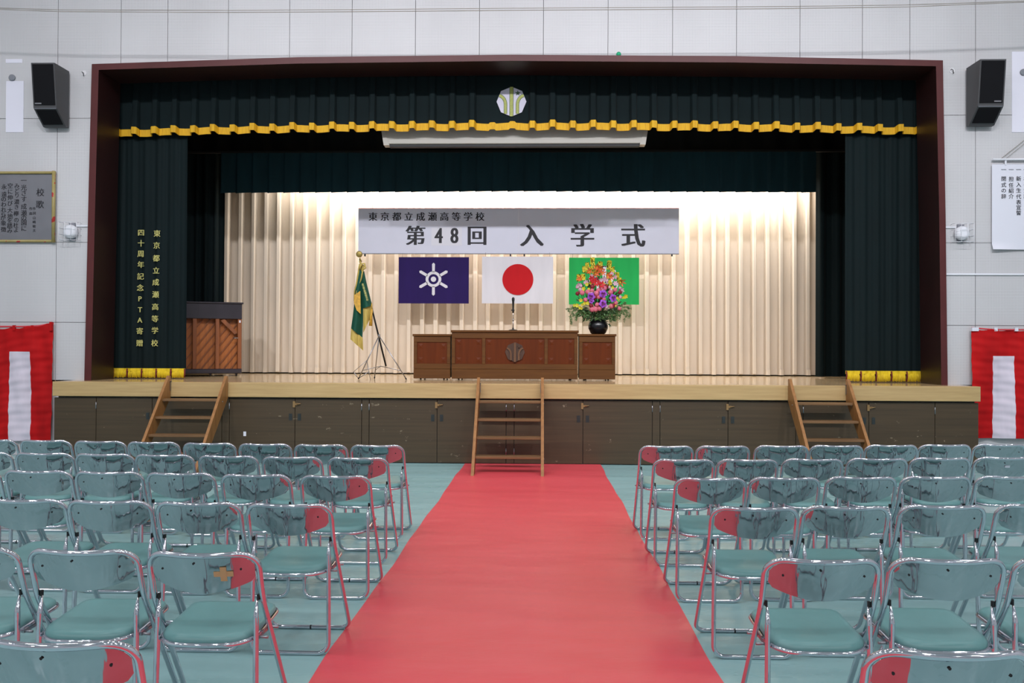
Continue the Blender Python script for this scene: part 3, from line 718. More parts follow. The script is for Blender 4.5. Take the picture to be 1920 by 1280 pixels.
def bloom(me, px, py, dep=0.0, sc=1.0, name=None):
    # scattered over a dome: depth follows distance from the axis
    p = P(px, py, YFL); rx = (p.x - fc.x); rz = p.z - (fc.z + 0.52); R_ = math.hypot(rx / 0.40, rz / 0.52)
    y = YFL - 0.22 * math.sqrt(max(0, 1 - min(1, R_) ** 2)) - dep; p = P(px, py, y)
    o = bpy.data.objects.new(me.name.split('.')[0], me); COL.objects.link(o); o.parent = fl_; o.location = p - fc
    o.rotation_euler = (rz * 0.9 + random.uniform(-.3, .3), random.uniform(0, 6), rx * 1.6 + random.uniform(-.3, .3)); o.scale = (sc, sc, sc)
    return o
def zpt(zx, zy): return 1040 + zx / 7.111, 460 + zy / 7.111
for zx, zy in ((370, 630), (410, 725), (585, 600), (560, 640), (745, 625), (565, 790), (600, 840), (545, 850), (755, 810), (815, 765), (440, 620), (585, 690), (655, 715), (500, 600), (865, 840), (625, 575), (805, 590), (500, 850), (660, 570)): bloom(carn['pink'], *zpt(zx, zy), sc=random.uniform(0.8, 1.15))
for zx, zy in ((875, 690), (890, 610), (450, 630), (640, 600), (350, 540), (400, 500), (300, 560), (340, 590), (700, 470), (730, 560), (690, 820), (870, 570), (495, 645), (550, 470)): bloom(carn['lpink'], *zpt(zx, zy), sc=random.uniform(0.6, 0.95))
for zx, zy in ((305, 640), (505, 550), (690, 550), (630, 695), (870, 625), (485, 800), (540, 690), (650, 805), (775, 800), (560, 450)): bloom(carn['dred'], *zpt(zx, zy), sc=random.uniform(0.75, 1.0))
for zx, zy in ((485, 680), (645, 645), (780, 700), (645, 775)): bloom(orch, *zpt(zx, zy), 0.04, 1.0)
bloom(orch, *zpt(490, 735), 0.03, 0.7)
for zx, zy in ((345, 450), (465, 350), (560, 290), (640, 365), (750, 420), (880, 480), (545, 375), (600, 310), (700, 390)): bloom(lily, *zpt(zx, zy), sc=random.uniform(0.8, 1.1))
for zx, zy in ((490, 450), (560, 500), (620, 525), (520, 480)): bloom(rlily, *zpt(zx, zy), 0.02)
for zx, zy in ((480, 500), (430, 520), (650, 510), (735, 490), (700, 430), (390, 580), (370, 790), (400, 770), (340, 830), (300, 800), (265, 800), (360, 840), (440, 770), (850, 720), (930, 690), (945, 680), (830, 700), (800, 790), (770, 560), (740, 510), (350, 730), (385, 435), (690, 540), (455, 580), (905, 695)): bloom(yfl, *zpt(zx, zy), sc=random.uniform(0.7, 1.2))
for zx, zy in ((660, 450), (620, 470), (800, 420), (810, 510), (690, 480), (330, 530), (500, 420), (760, 380), (420, 490), (890, 600)): bloom(wfl, *zpt(zx, zy), sc=random.uniform(0.8, 1.1))
# foliage: stems, fern sprays, buds
fol = MB(); dk = MB(); rnd = random.Random(3)
def leafq(mb, p, d, L, wd):
    d = d.normalized(); sd = d.cross(Vector((rnd.uniform(-1, 1), rnd.uniform(-1, 1), rnd.uniform(-1, 1)))).normalized() * wd
    mb.add([p, p + d * L * 0.5 + sd, p + d * L, p + d * L * 0.5 - sd], [(0, 1, 2, 3)])
def spray(pts, n, L, mb, wd=0.004):
    mb.tube(pts, 0.0022, 4)
    for i in range(n):
        t = 0.15 + 0.85 * i / n * (len(pts) - 1) / (len(pts) - 1); f = t * (len(pts) - 1); a = int(min(f, len(pts) - 2)); p = pts[a].lerp(pts[a + 1], f - a)
        for q in range(4): leafq(mb, p, Vector((rnd.uniform(-1, 1), rnd.uniform(-1, 1), rnd.uniform(-1, 0.6))), L * rnd.uniform(.6, 1.2), wd)
base = fc + Vector((0, 0, 0.26))
for (zx, zy, mx, my) in ((230, 1060, 250, 860), (215, 1050, 330, 880), (255, 940, 300, 840), (380, 980, 420, 880), (440, 960, 450, 880), (205, 900, 260, 830), (240, 830, 330, 830), (600, 1000, 590, 900), (660, 980, 640, 880), (755, 1030, 740, 900), (830, 990, 800, 880), (920, 1020, 900, 880), (990, 970, 930, 880), (980, 840, 900, 810), (960, 900, 880, 860), (520, 980, 540, 900), (700, 960, 690, 880), (300, 960, 360, 870), (870, 940, 830, 870), (930, 760, 880, 800), (340, 880, 400, 850), (620, 1020, 610, 930)):
    y = YFL - rnd.uniform(-.12, .2); e = P(*zpt(zx, zy), y); mpt = P(*zpt(mx, my), y + 0.02)
    pts = [base, base.lerp(mpt, 0.6) + Vector((0, 0, 0.02)), mpt, mpt.lerp(e, 0.5) + Vector(((e.x - fc.x) * .12, 0, 0.01)), e]; spray(pts, 26, 0.032, fol, 0.0045)
    e2 = e + Vector((rnd.uniform(-.08, .08), rnd.uniform(-.08, .08), rnd.uniform(0, .06))); spray([base, mpt.lerp(base, .3), mpt.lerp(e2, .5), e2], 18, 0.03, fol, 0.0045)
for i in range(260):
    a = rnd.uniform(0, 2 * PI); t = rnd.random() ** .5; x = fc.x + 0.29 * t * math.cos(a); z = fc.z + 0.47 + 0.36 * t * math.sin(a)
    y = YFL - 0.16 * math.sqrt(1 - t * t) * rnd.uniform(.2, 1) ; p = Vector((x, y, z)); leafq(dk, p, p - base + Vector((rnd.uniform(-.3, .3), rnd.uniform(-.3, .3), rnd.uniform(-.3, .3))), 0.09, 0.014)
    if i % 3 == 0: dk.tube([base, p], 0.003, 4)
for i in range(420):
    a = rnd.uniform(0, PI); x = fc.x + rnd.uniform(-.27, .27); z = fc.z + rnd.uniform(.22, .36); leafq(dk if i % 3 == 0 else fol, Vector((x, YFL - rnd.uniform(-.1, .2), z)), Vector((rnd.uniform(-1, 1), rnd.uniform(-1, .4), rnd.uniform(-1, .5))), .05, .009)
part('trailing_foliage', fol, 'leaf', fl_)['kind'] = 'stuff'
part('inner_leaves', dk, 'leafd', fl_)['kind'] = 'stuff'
bd = MB(); sm_ = MB()
for (zx, zy) in ((505, 175), (510, 250), (435, 240), (395, 290), (610, 225), (730, 215), (725, 250), (600, 280), (450, 300), (770, 300), (530, 330), (590, 330), (380, 390), (830, 370), (320, 400), (860, 440)):
    e = P(*zpt(zx, zy), YFL - 0.03); sm_.tube([base, base.lerp(e, .6) + Vector((0, -.05, 0)), e], 0.0025, 4)
    for q in range(3): b_ = ball(0.65 * U, 4); bd.add([Vector(v) + e + Vector((rnd.uniform(-.035, .035), 0, rnd.uniform(-.09, .02))) for v in b_.v], b_.f, True)
part('bud', bd, 'yel', fl_)['kind'] = 'stuff'; part('stem', sm_, 'leaf', fl_)['kind'] = 'stuff'

# ------------------------------------------------------------------ school flag on tripod
YT = 12.95; k_ = YT / F
def Q(x, y, d=0.0): return P(620 + x / 4.571, 450 + y / 4.571, YT + d)
apex = Q(415, 818); tp = thing('tripod_stand', 'thin chrome tripod stand holding the dark green ceremonial flag', 'stand', (apex.x, YT, HS))
def toe(zx, d):
    p = Q(zx, 1180, d); return Vector((p.x, p.y, HS + 0.008))
f1, f2, f3 = toe(237, -0.08), toe(650, -0.1), toe(375, 0.28)
for f_ in (f1, f2, f3):
    l = part('leg', MB().tube([apex, f_], 0.0075, 8), 'steel', tp); part('rubber_foot', MB().tube([f_ + (apex - f_).normalized() * 0.03, f_], 0.010, 8), 'rubber', l)
for f_ in (f1, f2, f3): part('stay', MB().tube([apex.lerp(f_, 0.8), Vector((apex.x + 0.02, YT + 0.04, HS + 0.2))], 0.005, 6), 'steel', tp)
part('lower_strut', MB().tube([Q(195, 1130), Q(237, 1185)], 0.006, 6).tube([Q(237, 1185), Q(325, 1130)], 0.006, 6).tube([Q(195, 1130), Q(310, 1030)], 0.004, 6).tube([Q(310, 1030), Q(342, 1200, -.05)], 0.005, 6), 'steel', tp)
part('collar', MB().tube([apex + Vector((0, 0, -.03)), apex + Vector((0, 0, .02))], 0.017, 10), 'steel', tp)
top, bot = Q(245, 120, -.05), Q(474, 1080, 0.05)
cf = thing('ceremonial_flag', 'dark green fringed ceremonial flag draped on a slanted black pole', 'flag', tuple(bot))
part('pole', MB().tube([bot, Q(250, 165, -.05)], [0.013] * 2, 10), 'rubber', cf)
c = Q(245, 121, -.05); part('finial', MB().lathe([(0.012, -0.02), (0.04, -0.016), (0.047, -.008), (0.047, .008), (0.04, .016), (0.012, .02)], (c.x, c.y, c.z), 28, 'Y'), 'brass', cf)
part('finial_stem', MB().tube([Q(249, 155, -.05), Q(262, 185, -.05)], 0.012, 8), 'brass', cf)
def drape(Lp, Rp, depth, waves, m, name, nv=20, nu=14, ph=0.0):
    def at_(poly, v):
        f = v * (len(poly) - 1); i = int(min(f, len(poly) - 2)); t = f - i; return (poly[i][0] + (poly[i + 1][0] - poly[i][0]) * t, poly[i][1] + (poly[i + 1][1] - poly[i][1]) * t)
    def fn(u, v):
        l, r_ = at_(Lp, v), at_(Rp, v); return Q(l[0] + (r_[0] - l[0]) * u, l[1] + (r_[1] - l[1]) * u, -0.06 - depth * math.sin(u * waves * PI + ph) * (0.3 + .7 * v))
    return part(name, MB().grid(fn, nu, nv), m, cf, 0.005)
drape([(245, 240), (212, 420), (205, 530), (190, 660), (176, 755)], [(285, 300), (278, 420), (278, 560), (278, 700), (272, 840)], 0.05, 1.6, 'flagdk', 'flag_cloth')
drape([(278, 300), (275, 420), (272, 500), (275, 585)], [(286, 265), (310, 380), (335, 480), (355, 560)], 0.05, 1.2, 'flagdk', 'flag_cloth')
drape([(243, 205), (215, 380), (200, 440), (198, 520)], [(290, 215), (268, 330), (225, 440), (212, 545)], 0.03, 3, 'goldfr', 'gold_fringe')
drape([(176, 750), (170, 850)], [(274, 838), (278, 945)], 0.04, 2, 'goldfr', 'gold_fringe', 4)
drape([(280, 582), (280, 790)], [(355, 550), (362, 620)], 0.04, 2, 'goldfr', 'gold_fringe', 8)
mb = MB(); pts = [(268, 440), (272, 635), (238, 605), (214, 540), (218, 475)]; mb.prism([(Q(a, b).x, Q(a, b).z) for a, b in pts], 'Y', YT - 0.125, YT - 0.118); part('emblem', mb, 'goldcloth', cf)
part('cord_bow', MB().tube([Q(250, 180, -.06), Q(262, 205, -.1), Q(290, 200, -.1), Q(298, 240, -.1), Q(280, 250, -.1)], 0.013, 8).tube([Q(262, 205, -.1), Q(246, 245, -.1)], 0.016, 8), 'goldfr', cf)
part('tassel', MB().tube([Q(352, 540, -.08), Q(352, 590, -.1)], 0.006, 6).tube([Q(352, 590, -.1), Q(348, 640, -.1), Q(342, 735, -.1)], [0.016, 0.018, 0.026], 10), 'goldcloth', cf)
mb = MB(); letters(mb, [(ch, Q(290 + 4.3 * k, 385 + 14.5 * k).x, Q(290 + 4.3 * k, 385 + 14.5 * k).z, 0.034) for k, ch in enumerate('東京都立成瀬高等学校')], YT - 0.13, 0.02); part('gold_lettering', mb, 'gold', cf)

# ------------------------------------------------------------------ upright piano (seen from behind)
a = P(346, 700, 13.9); bR = P(455, 700, 14.2)
XB = PX(453.5, 640, 14.2); ptop = PZ(455, 567, 14.2); PA = math.radians(24)
pn = thing('upright_piano', 'upright piano showing its open back beside the lettered curtain', 'piano', (XB - 0.73 * math.cos(PA), 14.2 - 0.73 * math.sin(PA), HS), rotz=PA)
def pp(name, mb, m, par=None, **k):
    o = obj(name, mb, m, par or pn); return o
hw = 0.73; H = ptop - HS
pp('lid', MB().bevbox(-hw - 0.02, hw + 0.02, -0.02, 0.62, H - 0.025, H, 0.004), 'piano')
pp('top_rail', MB().bevbox(-hw, hw, 0.0, 0.04, H - 0.27, H - 0.027, 0.004), 'piano')
pp('case', MB().box(-hw, -hw + 0.03, 0.04, 0.6, 0.06, H - 0.027).box(hw - 0.03, hw, 0.04, 0.6, 0.06, H - 0.027).box(-hw, hw, 0.5, 0.6, 0.06, H - 0.027), 'piano')
pp('bottom_rail', MB().bevbox(-hw, hw, -0.005, 0.6, 0.045, 0.12, 0.01), 'piano')
sb = pp('soundboard', MB().box(-hw + 0.03, hw - 0.03, 0.14, 0.16, 0.12, H - 0.27), 'soundboard')
for x in [hw - 0.035 - k * 0.345 for k in range(5)]:
    pp('post', MB().bevbox(x - 0.03, x + 0.03, 0.01, 0.14, 0.12, H - 0.27, 0.004), 'strut')
zb0, zb1 = 0.12, H - 0.27
for k in range(19):
    xs = -hw - 0.55 + k * 0.115; 
    # ribs rise to the right
    tx = (zb1 - zb0) * 0.75; p4 = [(xs, zb0), (xs + 0.02, zb0), (xs + 0.02 + tx, zb1), (xs + tx, zb1)]
    # clip to case
    def clipx(poly, lo, hi):
        for sgn, lim in ((1, lo), (-1, hi)):
            out = []
            for i in range(len(poly)):
                c0, c1 = poly[i], poly[(i + 1) % len(poly)]; i0, i1 = sgn * (c0[0] - lim) >= 0, sgn * (c1[0] - lim) >= 0
                if i0: out.append(c0)
                if i0 != i1: t = (lim - c0[0]) / (c1[0] - c0[0]); out.append((lim, c0[1] + (c1[1] - c0[1]) * t))
            poly = out
            if not poly: return poly
        return poly
    pl = clipx(p4, -hw + 0.035, hw - 0.035)
    if len(pl) > 2: pp('rib', MB().prism(pl, 'Y', 0.115, 0.14), 'strut', sb)
pp('corner_brace', MB().prism([(hw - 0.33, zb1 - 0.03), (hw - 0.27, zb1), (hw - 0.07, zb1 - 0.22), (hw - 0.11, zb1 - 0.25)], 'Y', 0.02, 0.05), 'strut')
pp('carrying_handle', MB().tube([(hw - 0.14, 0.0, 0.62), (hw - 0.06, 0.0, 0.62)], 0.008, 8), 'steel')
pp('tuning_card', MB().box(hw - 0.045, hw - 0.02, 0.004, 0.01, zb1 - 0.06, zb1 - 0.02), 'paper')
for x in (-hw + 0.12, 0.25, hw - 0.08):
    pp('caster', MB().lathe([(0.022, -0.012), (0.022, 0.012)], (x, 0.05, 0.023), 14, 'X').box(x - 0.02, x + 0.02, 0.02, 0.08, 0.03, 0.05), 'rubber')

# ------------------------------------------------------------------ wooden stairs
def stairs(label, xl, xr):
    o = thing('wooden_stairs', label, 'stairs', ((xl + xr) / 2, YS, 0), group='portable wooden stairs against the stage')
    yf = 10.53; k = 0.955; th = 0.036
    for x in (xl, xr):
        # board: front edge line y = yf + k z ; back edge shifted
        pts = [(yf, 0.007), (yf + 0.19, 0.007), (YS - 0.005, 0.86), (YS - 0.005, HS + 0.085), (YS - 0.045, HS + 0.09)]
        part('stringer', MB().prism(pts, 'X', x - th / 2, x + th / 2), 'stair', o)
    for z in (0.855, 0.64, 0.43, 0.215):
        y = yf + k * z; part('tread', MB().bevbox(xl + th / 2, xr - th / 2, y + 0.012, y + 0.17, z - 0.032, z, 0.004), 'tread', o)
    for x, sg in ((xl, 1), (xr, -1)):
        q = x + sg * (th / 2 + 0.004); part('hook_bracket', MB().box(q - 0.003, q + 0.003, YS - 0.03, YS - 0.002, HS - 0.11, HS + 0.015).box(q - 0.003, q + 0.003, YS - 0.03, YS + 0.03, HS + 0.004, HS + 0.012), 'steel', o)
    for x in (xl, xr):
        for z in (0.2, 0.84):
            part('bolt', MB().lathe([(0.008, -th / 2 - 0.006), (0.008, th / 2 + 0.006)], (x, yf + k * z + 0.09, z - 0.02), 8, 'X'), 'steel', o)
stairs('wooden steps at the left of the stage beside the piano', PX(316, 720, YS - 0.03), PX(424, 720, YS - 0.03))
stairs('wooden steps standing on the red carpet at the stage centre', PX(897.5, 720, YS - 0.03), PX(1017, 720, YS - 0.03))
stairs('wooden steps at the right of the stage near the plain curtain', PX(1481, 720, YS - 0.03), PX(1590, 720, YS - 0.03))

# ------------------------------------------------------------------ red carpet runner
gl0, gl1 = G(692, 1120, 0), G(869, 872, 0); gr0, gr1 = G(1260, 1110, 0), G(1126, 872, 0)
def ex(a, b, y): t = (y - a.y) / (b.y - a.y); return a.x + (b.x - a.x) * t
mb = MB(); Ya, Yb = -1.5, YK - 0.002
def fn(u, v):
    y = Ya + (Yb - Ya) * v; xl_, xr_ = ex(gl0, gl1, y), ex(gr0, gr1, y)
    wob = 0.006 * math.sin(y * 2.3) + 0.004 * math.sin(y * 5.1 + 1)
    return (xl_ + wob + (xr_ - xl_) * u, y, 0.004 + 0.0012 * math.sin(y * 9 + 3 * u))
mb.grid(fn, 12, 120, False); o = obj('carpet_runner', mb, 'carpet', thick=0.003); tag(rehome(o, (0, 5, 0)), 'long red carpet runner down the central aisle to the stage', 'carpet')

# ------------------------------------------------------------------ folding chairs
def arc_poly(pts, r, seg=6, closed=True):
    out = []; n = len(pts); pts = [Vector(p) for p in pts]
    for i, p in enumerate(pts):
        rr = r[i] if isinstance(r, (list, tuple)) else r
        if (not closed and i in (0, n - 1)) or rr == 0: out.append(p); continue
        a = (pts[i - 1] - p).normalized(); b = (pts[(i + 1) % n] - p).normalized(); ang = a.angle(b); d = rr / math.tan(ang / 2)
        c = p + (a + b).normalized() * rr / math.sin(ang / 2); s0, s1 = p + a * d - c, p + b * d - c; om = s0.angle(s1)
        for k in range(seg + 1):
            t = k / seg; out.append(c + (s0 * math.sin((1 - t) * om) + s1 * math.sin(t * om)) / math.sin(om))
    return out
def dens(pts, L, closed=True):
    out = []; n = len(pts)
    for i in range(n if closed else n - 1):
        a, b = pts[i], pts[(i + 1) % n]; k = max(1, int((b - a).length / L)); out += [a.lerp(b, q / k) for q in range(k)]
    if not closed: out.append(pts[-1])
    return out
HW = 0.210; ZT, DY = 0.762, 0.44
def lean(s_):   # forward offset of the bent side tube at s_
    d = 0.751 * s_; k1, k2, d0, w_ = 0.33, 0.678, 0.20, 0.04
    if d < d0 - w_: return k1 * d
    if d > d0 + w_: return k1 * d0 + k2 * (d - d0)
    q = (d - d0 + w_) / (2 * w_); return k1 * d + (k2 - k1) * w_ * q * q
DY = lean(1.0)
def slant(p):  # p = (x, s) s from 0 (top) to 1 (floor)
    x, s_ = p.x, p.y; b = max(0, 1 - s_ / 0.3) ** 0.7 if s_ < 0.3 else 0
    bow = (1 - min(1, abs(x) / HW) ** 2)
    return Vector((x * (1 + 0.022 * s_), lean(s_) - 0.042 * bow * b, ZT + (0.011 - ZT) * s_ - 0.008 * bow * b))
SL = math.hypot(DY, ZT)
lp = arc_poly([(-HW, 0, 0), (HW, 0, 0), (HW, SL, 0), (-HW, SL, 0)], [0.075, 0.075, 0.055, 0.055], 8)
lp = dens(lp, 0.03); loop = [slant(Vector((p.x, p.y / SL, 0))) for p in lp]
def panel_mesh():
    mb = MB(); nu, nv = 26, 8; W = 0.196
    def pt(u, v, off):
        x = -W + 2 * W * u; k = abs(x) / W
        ax = abs(x); s_top = (0.012 + (0 if ax < 0.137 else 0.065 - math.sqrt(max(0, 0.064 ** 2 - (ax - 0.137) ** 2)))) / 0.79; s_bot = 0.208 - 0.066 * k ** 1.9 - 0.018 * max(0, (k - 0.93) / 0.07)
        s_ = s_top + (s_bot - s_top) * v; bow = 1 - (abs(x) / HW) ** 2
        return (x, lean(s_) - (0.046 + 0.014 * v) * bow + off + 0.006 * (v - .5) ** 2, ZT + (0.011 - ZT) * s_ - 0.002)
    mb.grid(lambda u, v: pt(u, v, 0), nu, nv); return mb
CH = thing('folding_chair', 'x', 'chair', (0, 0, 0))
cparts = []
def cp(name, mb, m, par=None, thick=0): o = obj(name, mb, m, par or CH, thick); return o
cp('back_frame', MB().tube(loop, 0.0112, 10, closed=True), 'chrome')
bk = cp('backrest', panel_mesh(), 'chrome2', thick=0.003)
for x, s_ in ((-0.15, 0.085), (0.15, 0.085), (-0.02, 0.05)):
    y = lean(s_) - (0.046 + 0.014 * (s_ - 0.015) / 0.19) * (1 - (x / HW) ** 2); z = ZT + (0.011 - ZT) * s_
    cp('screw', MB().lathe([(0.0045, -0.004), (0.003, 0.0)], (x, y - 0.001, z), 8, 'Y'), 'rubber', bk)
RW = 0.190; piv = slant(Vector((RW, 0.262, 0))); 
rp = arc_poly([(-RW, piv.y - 0.002, piv.z), (-RW, piv.y - 0.018, piv.z - 0.06), (-RW - 0.006, 0.035, 0.0105), (RW + 0.006, 0.035, 0.0105), (RW, piv.y - 0.018, piv.z - 0.06), (RW, piv.y - 0.002, piv.z)], [0, 0.05, 0.055, 0.055, 0.05, 0], 7, closed=False)
rp = dens(rp, 0.04, False); L_ = 0; rad = []
for p in rp: rad.append(0.0112 if p.z < piv.z - 0.065 else 0.0035 + 0.0077 * max(0, (piv.z - p.z) / 0.065))
cp('rear_leg_frame', MB().tube(rp, rad, 10), 'chrome')
for sx in (-1, 1):
    x = sx * (RW + 0.004)
    cp('pivot_cap', MB().box(x - 0.004, x + 0.005, piv.y - 0.007, piv.y + 0.006, piv.z - 0.002, piv.z + 0.02), 'rubber')
    cp('seat_bracket', MB().box(sx * 0.189 - 0.003, sx * 0.189 + 0.003, 0.09, 0.23, 0.404, 0.416).tube([(sx * 0.178, 0.10, 0.408), (sx * 0.222, 0.10, 0.408)], 0.006, 6).tube([(sx * 0.178, 0.222, 0.41), (sx * 0.226, 0.222, 0.41)], 0.006, 6), 'steel')
SW = 0.183
ring = dens(arc_poly([(-SW, 0.0, 0), (SW, 0.0, 0), (SW, 0.385, 0), (-SW, 0.385, 0)], [0.1, 0.1, 0.05, 0.05], 8), 0.04)
def seatz(y): return 0.413 + 0.024 * y / 0.385
ring = [Vector((p.x, p.y - 0.022 * (1 - (p.x / SW) ** 2) * (1 if p.y < 0.1 else 0), seatz(p.y))) for p in ring]
cp('seat_frame', MB().tube(ring, 0.0095, 8, closed=True), 'chrome')
def seat_mesh():
    out = [Vector((p.x * 0.995, (p.y - 0.19) * 0.99 + 0.19, 0)) for p in ring]; n = len(out); mb = MB(); rings = [(1.0, 0.004), (1.0, 0.014), (0.985, 0.022), (0.93, 0.031), (0.8, 0.034), (0.5, 0.030), (0.2, 0.028)]
    vs = []
    for sc, h in rings:
        for p in out: y = (p.y - 0.19) * sc + 0.19; vs.append((p.x * sc, y, seatz(y) + h))
    fs = [(r * n + i, r * n + (i + 1) % n, (r + 1) * n + (i + 1) % n, (r + 1) * n + i) for r in range(len(rings) - 1) for i in range(n)]
    mb.add(vs, fs, True); mb.f.append(tuple((len(rings) - 1) * n + i for i in range(n))); mb.sm.append(True); mb.f.append(tuple(range(n))[::-1]); mb.sm.append(False); return mb
cp('seat', seat_mesh(), 'seat')
cp('floor_sleeve', MB().tube([(-0.004, DY, 0.0115), (0.004, DY, 0.0115)], 0.0122, 10), 'rubber')
def dup(root):
    r = root.copy(); COL.objects.link(r)
    for ch in list(root.children):
        c = ch.copy(); COL.objects.link(c); c.parent = r
        for g_ in ch.children: d = g_.copy(); COL.objects.link(d); d.parent = c
    return r
L = [  # rows from the stage: list of (x, y) of the top tube, counted from the aisle outwards
    [(707, 830.5), (601, 829.5), (496.5, 828), (392, 826.5), (287, 824.5), (187, 823), (85, 821.5), (-17, 820.5)],
    [(671, 853.5), (547, 852), (427, 850), (307, 848), (195, 846.5), (82, 845), (-33, 843.5)],
    [(628.5, 886.5), (479, 884.5), (337.5, 881.5), (203, 879.5), (70, 877.5), (-65, 876)],
    [(541, 938.5), (371, 935.5), (204, 932.5), (45, 930)],
    [(380, 1027), (154, 1022.5), (-71, 1019)],
    [(107, 1189)]]
R = [
    [(1250, 832), (1356, 832), (1466, 831.5), (1569, 831), (1672, 830.3), (1772, 829.8), (1875, 829)],
    [(1282.5, 857), (1402, 857), (1524.5, 856), (1646, 855), (1764, 854), (1884, 853)],
    [(1333, 891), (1472, 890), (1616, 889), (1756, 888.5), (1896, 888)],
    [(1416, 944.5), (1587, 943), (1768.5, 941.5), (1950, 940)],
    [(1543, 1039.5), (1779, 1039), (2013, 1038)],
    [(1782, 1207)]]
ORD = ['first', 'second', 'third', 'fourth', 'fifth', 'sixth', 'seventh', 'eighth']
first = True
for side, rows in (('left', L), ('right', R)):
    for ri, row in enumerate(rows):
        for k, (px, py) in enumerate(row):
            c = CH if first else dup(CH)
            first = False
            p = G(px, py + 1, ZT + 0.011); c.location = (p.x, p.y, 0); c.rotation_euler = (0, 0, math.radians(random.uniform(-0.35, 0.35)))
            where = 'at the aisle' if k == 0 else ORD[k] + ' from the aisle'
            lab = f'chrome folding chair with teal seat, {side} block, {ORD[ri]} row from stage, {where}'
            if side == 'left' and ri == 4 and k == 0:
                lab = 'chrome folding chair with a masking tape cross on its backrest, left block, at the aisle'
                for (dx, dz) in ((0.036, 0.011), (0.012, 0.030)):
                    x = 0.088; s_ = 0.105; y = lean(s_) - 0.053 * (1 - (x / HW) ** 2); z = ZT - .751 * s_
                    mb = MB(); t_ = Vector((0, 0.313, -0.95)).normalized(); nn = Vector((0, -0.95, -0.313)).normalized(); cc = Vector((x, y, z)) + nn * (0.003 if dx > .02 else .004)
                    ux = Vector((1, 0.42 * x / HW * .9 * 1.0, 0)).normalized(); mb.add([cc - ux * dx - t_ * dz, cc + ux * dx - t_ * dz, cc + ux * dx + t_ * dz, cc - ux * dx + t_ * dz], [(0, 1, 2, 3)])
                    o = obj('tape_strip', mb, 'tape', c, 0.001); o['label'] = 'beige masking tape strip'
            if side == 'right' and ri == 1 and k == 5:
                lab = 'chrome folding chair with a small white sticker on its backrest, right block'
                x, s_ = 0.0, 0.085; cc = Vector((x, lean(s_) - 0.053 - 0.004, ZT - .751 * s_)); t_ = Vector((0, 0.313, -0.95)).normalized()
                o = obj('sticker', MB().add([cc + Vector((-.018, 0, 0)) - t_ * .008, cc + Vector((.018, 0, 0)) - t_ * .008, cc + Vector((.018, 0, 0)) + t_ * .008, cc + Vector((-.018, 0, 0)) + t_ * .008], [(0, 1, 2, 3)]), 'paper', c, 0.001)
            c['label'] = lab; c['category'] = 'chair'; c['group'] = 'folding chairs facing the stage'

# ------------------------------------------------------------------ loudspeakers
def speaker(label, sx, xo, xi, xw):
    # xo/xi: pixel of the outer / inner top front corners
    Yf = YW - 0.42; a, b = PX(xo, 118, Yf), PX(xi, 118, Yf); x0, x1 = min(a, b), max(a, b)
    zt_ = PZ(xi, 117.5 if sx < 0 else 111, Yf); o = thing('loudspeaker', label, 'speaker', ((x0 + x1) / 2, YW, zt_ - 0.8), group='wall loudspeakers beside the stage')
    pr = [(YW - 0.42, zt_), (YW - 0.04, zt_), (YW - 0.04, zt_ - 0.80), (YW - 0.11, zt_ - 0.80), (YW - 0.35, zt_ - 0.60)]
    part('cabinet', MB().prism(pr, 'X', x0, x1), 'speaker', o)
    n_ = Vector((0, 0.07, -0.60)).normalized(); fd = Vector((0, -0.60, -0.07)).normalized()
    def fr2(s0, s1, m0, m1, t, base, d):
        p0 = Vector((0, base[0], base[1])); A = p0 + d * s0; B = p0 + d * s1; nrm = Vector((0, d.z, -d.y)); nrm = nrm if nrm.y < 0 else -nrm
        vs = []
        for off in (0, t):
            for P_ in (A, B):
                for x in (m0, m1): q = P_ + nrm * off; vs.append((x, q.y, q.z))
        return MB().add(vs, [(0, 1, 3, 2), (4, 6, 7, 5), (0, 4, 5, 1), (2, 3, 7, 6), (0, 2, 6, 4), (1, 5, 7, 3)])
    part('grille', fr2(0.02, 0.565, x0 + 0.02, x1 - 0.02, 0.008, pr[0], n_), 'grille', o)
    bx0 = x0 + 0.03 if sx < 0 else x1 - 0.13; part('badge', fr2(0.535, 0.552, bx0, bx0 + 0.09, 0.012, pr[0], n_), 'steel', o)
    d2 = (Vector((0, pr[3][0], pr[3][1])) - Vector((0, pr[4][0], pr[4][1]))).normalized(); part('lower_port', fr2(0.03, 0.27, x0 + 0.025, x1 - 0.025, 0.006, pr[4], d2), 'grille', o)
    part('trim_line', fr2(0.0, 0.008, x0 + 0.01, x1 - 0.01, 0.006, pr[4], d2), 'vent', o)
    part('wall_bracket', MB().box((x0 + x1) / 2 - 0.05, (x0 + x1) / 2 + 0.05, YW - 0.045, YW, zt_ - 0.6, zt_ - 0.3), 'steel', o)
speaker('dark grey loudspeaker on the wall left of the stage frame', -1, 58, 102, 131)
speaker('dark grey loudspeaker on the wall right of the stage frame', 1, 1887, 1838, 1811)

